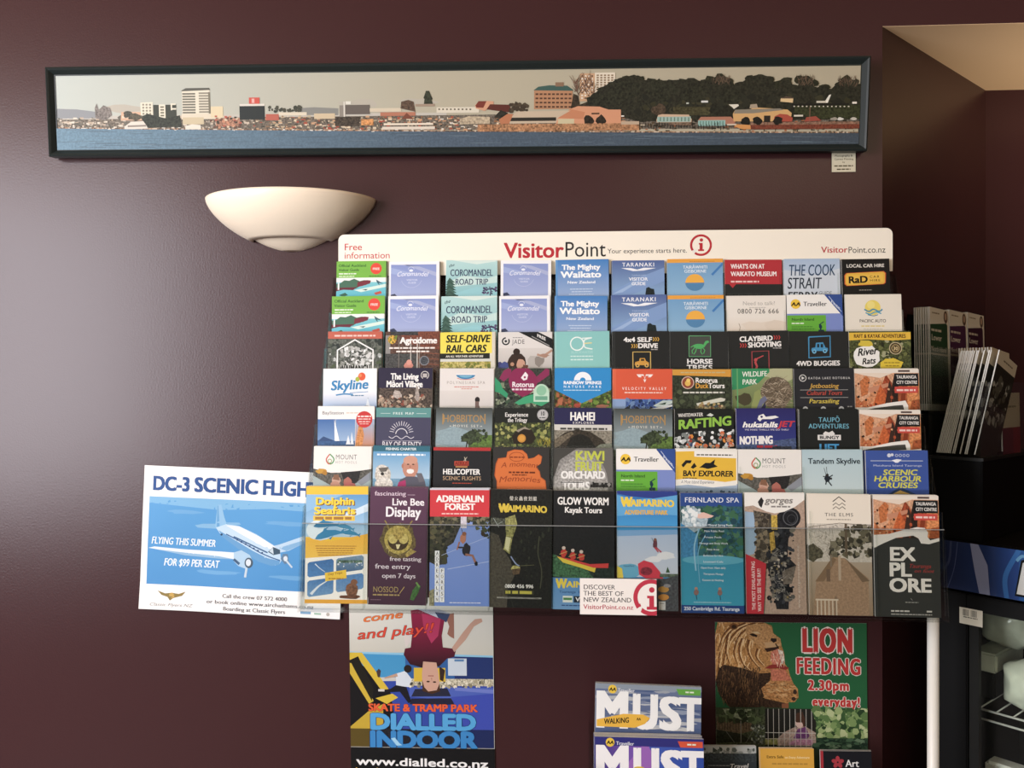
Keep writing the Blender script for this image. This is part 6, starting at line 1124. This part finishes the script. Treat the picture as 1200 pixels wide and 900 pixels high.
for (xl, yl), (xr, yr), d, top, n, lb in (((698, 800.5), (822, 805.5), .13, 1, 3, 'thick grey-blue travel guide with yellow walking badge'), ((697, 863), (824.5, 866.5), .175, 0, 8, 'thick purple and blue travel guide in the lower pocket')):
    a = must(top); P1, P2 = at(xl, yl, -d), at(xr, yr, -d)
    o, S = leaflet('travel_guide', a, P1, P2, .24, lb, 'guide book', spares=n, lean=R(3), th=.0035, offs=[(rr.uniform(-.001, .001), -.0004*k-.0005+rr.uniform(-.0005, .0005)) for k in range(n)], rnd=rr)
gh = empty('guide_holder', (at(760, 880, -.15).x, 0, at(760, 880, -.15).z-.16)); tag(gh, 'clear two-pocket wall holder for the thick travel guides under the rack', 'holder')
g0, g1 = at(694.5, 870, -.17).x, at(828, 870, -.17).x; gz = gh.location.z
for nm, a, b in (('front_lip', (g0, -.198, gz-.1), (g1, -.195, gz+.05)), ('holder_side', (g0-.002, -.2, gz-.1), (g0, 0, gz+.15)), ('holder_side', (g1, -.2, gz-.1), (g1+.002, 0, gz+.15)), ('holder_floor', (g0, -.2, gz-.103), (g1, 0, gz-.1)), ('holder_back', (g0, -.012, gz-.1), (g1, -.01, gz+.2))):
    o = box(nm, a, b, M['acr']); adopt(gh, o)
# ------------------------------------------------------------------ white post
pt = at(1093.5, 720, -.17); 
post = empty('white_post', (pt.x, -.17, 0)); tag(post, 'white round metal post from floor to the right end of the rack', 'post')
zt_ = at(1093, 640, -.17).z
tube('post_tube', [(0, 0, .01), (0, 0, zt_-.004)], .0098, M['metal'], post, 20)
tube('post_cap', [(0, 0, zt_-.004), (0, 0, zt_)], .0105, M['metal'], post, 20)
tube('post_foot', [(0, 0, 0), (0, 0, .012)], .03, M['metal'], post, 24)

# ------------------------------------------------------------------ drinks fridge against the slanting wall
f1 = at(1099, 631.5, -.05); HT = f1.z; f2 = atz(1200, 645.5, HT)
fa = math.atan2(f2.y-f1.y, f2.x-f1.x)
FD = .36; FW = .60
fg = empty('drinks_fridge', (f1.x, f1.y, 0), (0, 0, fa)); tag(fg, 'black glass-door drinks fridge with bright blue header, cut by the right edge', 'fridge')
wt_ = .025; hb = HT-.09
box('side_panel', (0, .02, .02), (wt_, FD, HT), M['black'], fg, .003)
box('side_panel', (FW-wt_, .02, .02), (FW, FD, HT), M['black'], fg, .003)
box('top_panel', (wt_, .02, HT-.02), (FW-wt_, FD, HT), M['black'], fg, .002)
box('inner_back', (wt_, FD-.02, .1), (FW-wt_, FD, HT-.02), M['dark'], fg)
box('plinth', (wt_, .02, .02), (FW-wt_, FD-.02, .14), M['black'], fg)
box('header_box', (0, 0, hb), (FW, .02, HT), M['black'], fg, .002)
A = Art(600, 90, '2f6ea6', seed=95)
A.rect(0, 0, 140, 90, '1e2444', 0, '22407c', True).rect(140, 0, 600, 90, '22508c', 0, '2f86c4', True)
A.poly([(58, 0), (72, 0), (88, 36), (92, 90), (74, 90), (66, 50)], '8a94b8').curve([(18, 90), (30, 50), (36, 0)], 1.2, '4c5a84').curve([(0, 70), (20, 40), (24, 0)], 4, '3a4568').curve([(120, 90), (118, 50), (140, 0)], 8, '2c64a4').curve([(136, 20), (148, 10), (170, 30)], 5, '5c94bc')
P = [(x-10, y) for x, y in [(146, 79), (156, 22), (160, 20), (200, 22), (210, 30), (206, 50), (196, 58), (170, 60), (168, 79)]]
A.poly([(x+(-3 if x < 155 else 3), y+(-4 if y < 40 else 4)) for x, y in P], '14181c').poly(P, 'c9cbc6').poly([(166, 34), (180, 34), (178, 48), (163, 48)], '2a6aa0')
o = A.build('header_print', fg, FW, .09, M['gloss']); o.location = (0, 0, HT)
door = empty('fridge_door', (0, -.006, .14), parent=fg); dh = hb-.14-.004
for nm, a, b in (('door_stile', (0, 0, 0), (.055, .024, dh)), ('door_stile', (FW-.055, 0, 0), (FW, .024, dh)), ('door_rail', (.055, 0, dh-.03), (FW-.055, .024, dh)), ('door_rail', (.055, 0, 0), (FW-.055, .024, .06))):
    box(nm, a, b, M['black'], door, .002)
box('door_seal', (.055, .008, .06), (.072, .02, dh-.03), M['black2'], door)
box('glass_pane', (.055, .006, .06), (FW-.055, .009, dh-.03), M['glass'], door)
A = Art(24, 18, 'd8d4c0', seed=96)
x = 3.5
while x < 18:
    w_ = A.rnd.choice((.3, .5, .8)); 
    if not 9.5 < x < 11: A.rect(x, 1.5, x+w_, 8.6, '3a3a36')
    x += w_+.45
A.mic(4, 19, 10.6, 1, '4a4a44')
sk = box('barcode_sticker', (0, 0, -.030), (.040, .0004, 0), M['paper'], door); A.build('sticker_print', sk, .040, .030); sk.location = (.042, -.0008, dh-.026); 
# wire shelves
def wshelf(z, nm='wire_shelf'):
    e = empty(nm, (0, 0, z), parent=fg)
    tube('front_wire', [(wt_+.02, .05, 0), (FW-wt_-.02, .05, 0)], .0022, M['wire'], e, 6)
    tube('front_wire', [(wt_+.02, .05, -.018), (FW-wt_-.02, .05, -.018)], .0022, M['wire'], e, 6)
    o0 = None
    for i in range(18):
        x = wt_+.03+i*(FW-2*wt_-.06)/17
        if o0 is None: o0 = tube('shelf_wire', [(0, .05, 0), (0, FD-.03, 0)], .0014, M['wire'], e, 5); o0.location.x = x
        else: c = o0.copy(); COL.objects.link(c); c.location.x = x
sz1 = atz
def fpt(px, py, ydepth):          # pixel -> world point on the fridge-parallel plane at local depth
    n = Vector((-math.sin(fa), math.cos(fa), 0)); p0 = Vector((f1.x, f1.y, 0))+n*ydepth
    r = ray(px, py); t = (p0-C0).dot(n)/r.dot(n); return C0+r*t
zs1 = fpt(1158, 833, .05).z; wshelf(zs1)
wshelf(zs1-.26); wshelf(zs1+.22)
def local(p):
    v = Vector((p.x-f1.x, p.y-f1.y, 0)); c, s = math.cos(-fa), math.sin(-fa); return Vector((v.x*c-v.y*s, v.x*s+v.y*c, p.z))
def bag(name, px, py, dep, sx, sy, sz_, m, label, cat, seed, base=None):
    p = fpt(px, py, dep); rn = random.Random(seed); bm = bmesh.new(); bmesh.ops.create_icosphere(bm, subdivisions=3, radius=1)
    for v in bm.verts:
        c = v.co; k = 1+.10*math.sin(c.x*5+seed)*math.cos(c.z*6)+rn.uniform(-.02, .02)
        c.x = math.copysign(abs(c.x)**.6, c.x)*k; c.z = math.copysign(abs(c.z)**.7, c.z)*k; c.y *= k
    bmesh.ops.scale(bm, vec=(sx, sy, sz_), verts=bm.verts)
    zmin = min(v.co.z for v in bm.verts)
    me = bpy.data.meshes.new(name); bm.to_mesh(me); bm.free(); me.materials.append(m)
    for q in me.polygons: q.use_smooth = True
    o = bpy.data.objects.new(name, me); COL.objects.link(o); o.location = (p.x, p.y, (base-zmin+.0015) if base else p.z); o.rotation_euler = (0, 0, fa); tag(o, label, cat); return o
def carton(name, x0, x1, dep, dp, z0, z1, m, label):
    a, b = local(fpt(x0, 800, dep)).x, local(fpt(x1, 800, dep)).x
    o = box(name, (0, 0, 0), (b-a, dp, z1-z0), m, None, .004); o.location = fpt(x0, 800, dep); o.location.z = z0; o.rotation_euler = (0, 0, fa); tag(o, label, name); return o
zt1 = fpt(1150, 785, .11).z; zt2 = fpt(1150, 762, .11).z
carton('carton', 1134, 1166, .11, .12, zs1+.002, zt1, M['card'], 'dark carton standing on the middle fridge shelf')
carton('reflection_slab', 1127, 1168, .10, .14, zt1+.001, zt2, M['bag'], 'flat pale shape standing in for part of a reflection in the fridge glass')  # solid slab built for the lower part of a door-glass reflection
bag('reflection_or_pack', 1184, 738, .17, .052, .045, .052, M['bag'], 'rounded pale green shape standing in for a reflection in the fridge glass', 'bag', 1, zt2)  # solid blob built in place of a reflection on the door glass
bag('reflection_or_pack', 1215, 815, .10, .055, .04, .045, M['bag'], 'smaller pale wrapped pack on the middle fridge shelf, right of the dark carton', 'bag', 2, zs1)
# red and white packets on the lower shelf
zl = zs1-.26
for i, (px, h, lb) in enumerate(((1188, .15, 'red and white packet on the lower fridge shelf, nearest the door stile'), (1222, .14, 'second red and white packet on the lower fridge shelf, further right'))):
    p = fpt(px, 880, .10); o = box('packet', (-.045, -.02, 0), (.045, .02, h), M['paper'], None, .006); o.location = (p.x, p.y, zl+.002); o.rotation_euler = (0, 0, fa)
    a = Art(90, h*1000-12, 'd4cfc6', seed=97+i); a.rect(14, 10, 86, 60, 'b42c2a').poly([(20, 20), (70, 14), (76, 30), (30, 40)], 'd85a4c').rect(24, 44, 70, 50, 'e8dcd4').rect(0, 80, 90, 120, 'b42c2a')
    c = a.build('packet_print', o, .084, h-.012, M['gloss']); c.location = (-.042, -.020, h-.006); tag(o, lb, 'packet')

# ------------------------------------------------------------------ leaflet stand on top of the fridge, facing out from the slanting wall
phi = math.atan2(BY, BX-CX)
B0 = at(1151, 533.5, -.09)
stand = empty('leaflet_stand', (B0.x, B0.y, HT), (0, 0, phi)); tag(stand, 'black stand with clear leaflet holders on top of the fridge beside the slanting wall', 'stand')
Zb = B0.z-HT
def lf(px, py, dep):              # pixel -> local point on plane Y = dep of the stand
    n = Vector((-math.sin(phi), math.cos(phi), 0)); p0 = Vector((B0.x, B0.y, 0))+n*dep; r = ray(px, py); t = (p0-C0).dot(n)/r.dot(n); p = C0+r*t
    v = Vector((p.x-B0.x, p.y-B0.y, 0)); c, s = math.cos(-phi), math.sin(-phi); return Vector((v.x*c-v.y*s, v.x*s+v.y*c, p.z-HT))
SW = .32
box('base_box', (0, .0, .0), (SW, .096, Zb-.012), M['black'], stand, .002)
box('holder_tray', (0, -.002, Zb-.012), (SW, .096, Zb-.006), M['dark'], stand)
r1 = lf(1087, 481, .112); r2 = lf(1065, 368, .15)
R0 = r1.z
box('rear_base', (r1.x-.01, .100, 0), (r1.x+.33, .148, R0-.008), M['black'], stand, .002)
box('back_plate', (r2.x, .150, 0), (r2.x+.075, .154, r2.z), M['black'], stand, .001)
# holders
box('front_pane', (0, 0, Zb-.004), (SW, .0025, Zb+.136), M['acr'], stand)
V = [(0, .003, Zb-.004), (0, .094, Zb-.004), (0, .094, Zb+.19), (0, .02, Zb+.15), (0, .003, Zb+.136)]; V += [(.0025, y, z) for x, y, z in V]; n = 5
sp_ = mesh_obj('side_pane', V, [tuple(range(5)), tuple(range(9, 4, -1))]+[(i, i+5, (i+1) % 5+5, (i+1) % 5) for i in range(5)], M['acr'], stand)
c = sp_.copy(); COL.objects.link(c); c.location.x = .115
box('rear_pane', (0, .0945, Zb-.004), (SW, .0965, Zb+.10), M['acr'], stand)
box('front_pane', (r1.x-.006, .102, R0-.006), (r1.x+.33, .1035, R0+.125), M['acr'], stand)
box('side_pane', (r1.x-.009, .102, R0-.006), (r1.x-.0065, .146, R0+.16), M['acr'], stand)
def price(c, s):
    a = Art(bg='ded8c6', seed=s); a.rect(0, 0, 100, 26, 'ddd6c2').mic(12, 50, 13, 3, '8a7a5c').ell(84, 16, 11, 14, '5a4432').ell(84, 15, 6, 8, 'b99a80').poly([(0, 38), (86, 30), (92, 34), (92, 212), (0, 212)], c)
    a.mic(6, 60, 52, 5, 'c8c0ac').text('Lower', 6, 60, 72, 13, 'ded8c6', 2).text('North Island', 4, 84, 96, 11, 'c8c4b2', 2).rect(0, 100, 92, 104, 'b0a890').rect(0, 150, 92, 212, '1f2a24', .4); return a
def place(parent_m, loc, roll, lean, art, label, th=.0022, wd=.099, ht=.208, name='leaflet', cov=None):
    o = box(name, (0, 0, 0), (wd, th, ht), M['pages'])
    o.matrix_world = parent_m @ Matrix.Translation(loc) @ Matrix.Rotation(roll, 4, 'Y') @ Matrix.Rotation(lean, 4, 'X')
    if art:
        c = art.build('cover', o, wd); c.location = (0, 0, ht)
    tag(o, label, 'leaflet'); return o
SM = Matrix.Translation((B0.x, B0.y, HT)) @ Matrix.Rotation(phi, 4, 'Z')
for i, (c, lb) in enumerate((('23482c', 'tall white leaflet with dark green panel in the rear holder above the fridge'), ('4a2244', 'tall white leaflet with plum panel, in the middle of the rear holder'), ('3c1a30', 'tall white leaflet with dark maroon panel, rightmost in the rear holder'))):
    x = r1.x+i*.097+.002; a = price(c, 100+i)
    o = place(SM, (x-.006+.012, .107, R0), R(2), R(-2), a, lb, wd=.092)
    nn = (7, 3, 2)[i]
    for k in range(nn):
        d = o.copy(); COL.objects.link(d); d.matrix_world = SM @ Matrix.Translation((x+.006, .107+(k+1)*(.0044), R0)) @ Matrix.Rotation(R(2+rr.uniform(-.6, .3)), 4, 'Y') @ Matrix.Rotation(R(-1.5), 4, 'X')
        e = [q for q in o.children][0].copy(); COL.objects.link(e); e.parent = d
        d['label'] = 'spare leaflet standing behind the '+lb.replace('tall white ', '').split(',')[0].replace(' in the rear holder above the fridge', '').replace('leaflet', 'one'); d['group'] = 'spare copies in the rear holder behind the %s one' % ('green', 'plum', 'maroon')[i]; d['category'] = 'leaflet'
def darkcover(s):
    a = Art(bg='d8ccb0', seed=s); a.mic(30, 80, 14, 3, '6a5c44').rect(0, 26, 100, 212, '2c2a22', .5).scat(10, 50, 90, 140, 60, ['8c8c80', 'b4b4a8', '3c3c34', '5c5a4c'], (3, 9)); return a
dc = darkcover(110); tilt = R(17); ln = R(9)
ys = [.014, .028, .031, .040, .050, .053]+[.058+i*.0030 for i in range(9)]
first = None
for k, y in enumerate(ys):
    if first is None:
        first = place(SM, (.006, y, Zb), tilt, ln*0+R(6), dc, 'leaning leaflet with dark photo cover, foremost in the holder above the fridge'); continue
    d = first.copy(); COL.objects.link(d); e = first.children[0].copy(); COL.objects.link(e); e.parent = d
    d.matrix_world = SM @ Matrix.Translation((.006, y, Zb)) @ Matrix.Rotation(tilt+rr.uniform(-.004, .004), 4, 'Y') @ Matrix.Rotation(R(6), 4, 'X')
    d['label'] = 'leaning cream-edged leaflet in the stack seen edge-on above the fridge'; d['group'] = 'leaning leaflets seen edge-on above the fridge'; d['category'] = 'leaflet'
rc = Art(bg='c8c0a4', seed=111); rc.rect(0, 0, 100, 70, 'cfc6aa').mic(10, 80, 30, 4, '8a8068').rect(0, 70, 100, 130, '6c2234').rect(60, 70, 100, 130, '8c2030').rect(0, 130, 100, 212, '5c1c2c')
card = place(SM, (.124, .006, Zb), R(0), R(-1), rc, 'beige and crimson card standing behind the clear front pane above the fridge', ht=.115, name='card'); card['category'] = 'card'
f2_ = None
for k in range(12):
    y = .022+k*.0055
    if f2_ is None: f2_ = place(SM, (.122, y, Zb), R(6), R(-3), darkcover(112), 'foremost leaflet of the right-hand pocket above the fridge, at the photo edge'); continue
    d = f2_.copy(); COL.objects.link(d); e = f2_.children[0].copy(); COL.objects.link(e); e.parent = d
    d.matrix_world = SM @ Matrix.Translation((.122, y, Zb)) @ Matrix.Rotation(R(6)+rr.uniform(-.01, .01), 4, 'Y') @ Matrix.Rotation(R(-3), 4, 'X')
    d['label'] = 'upright leaflet in the right-hand pocket above the fridge, cut by the photo edge'; d['group'] = 'leaflets in the right-hand pocket above the fridge'; d['category'] = 'leaflet'
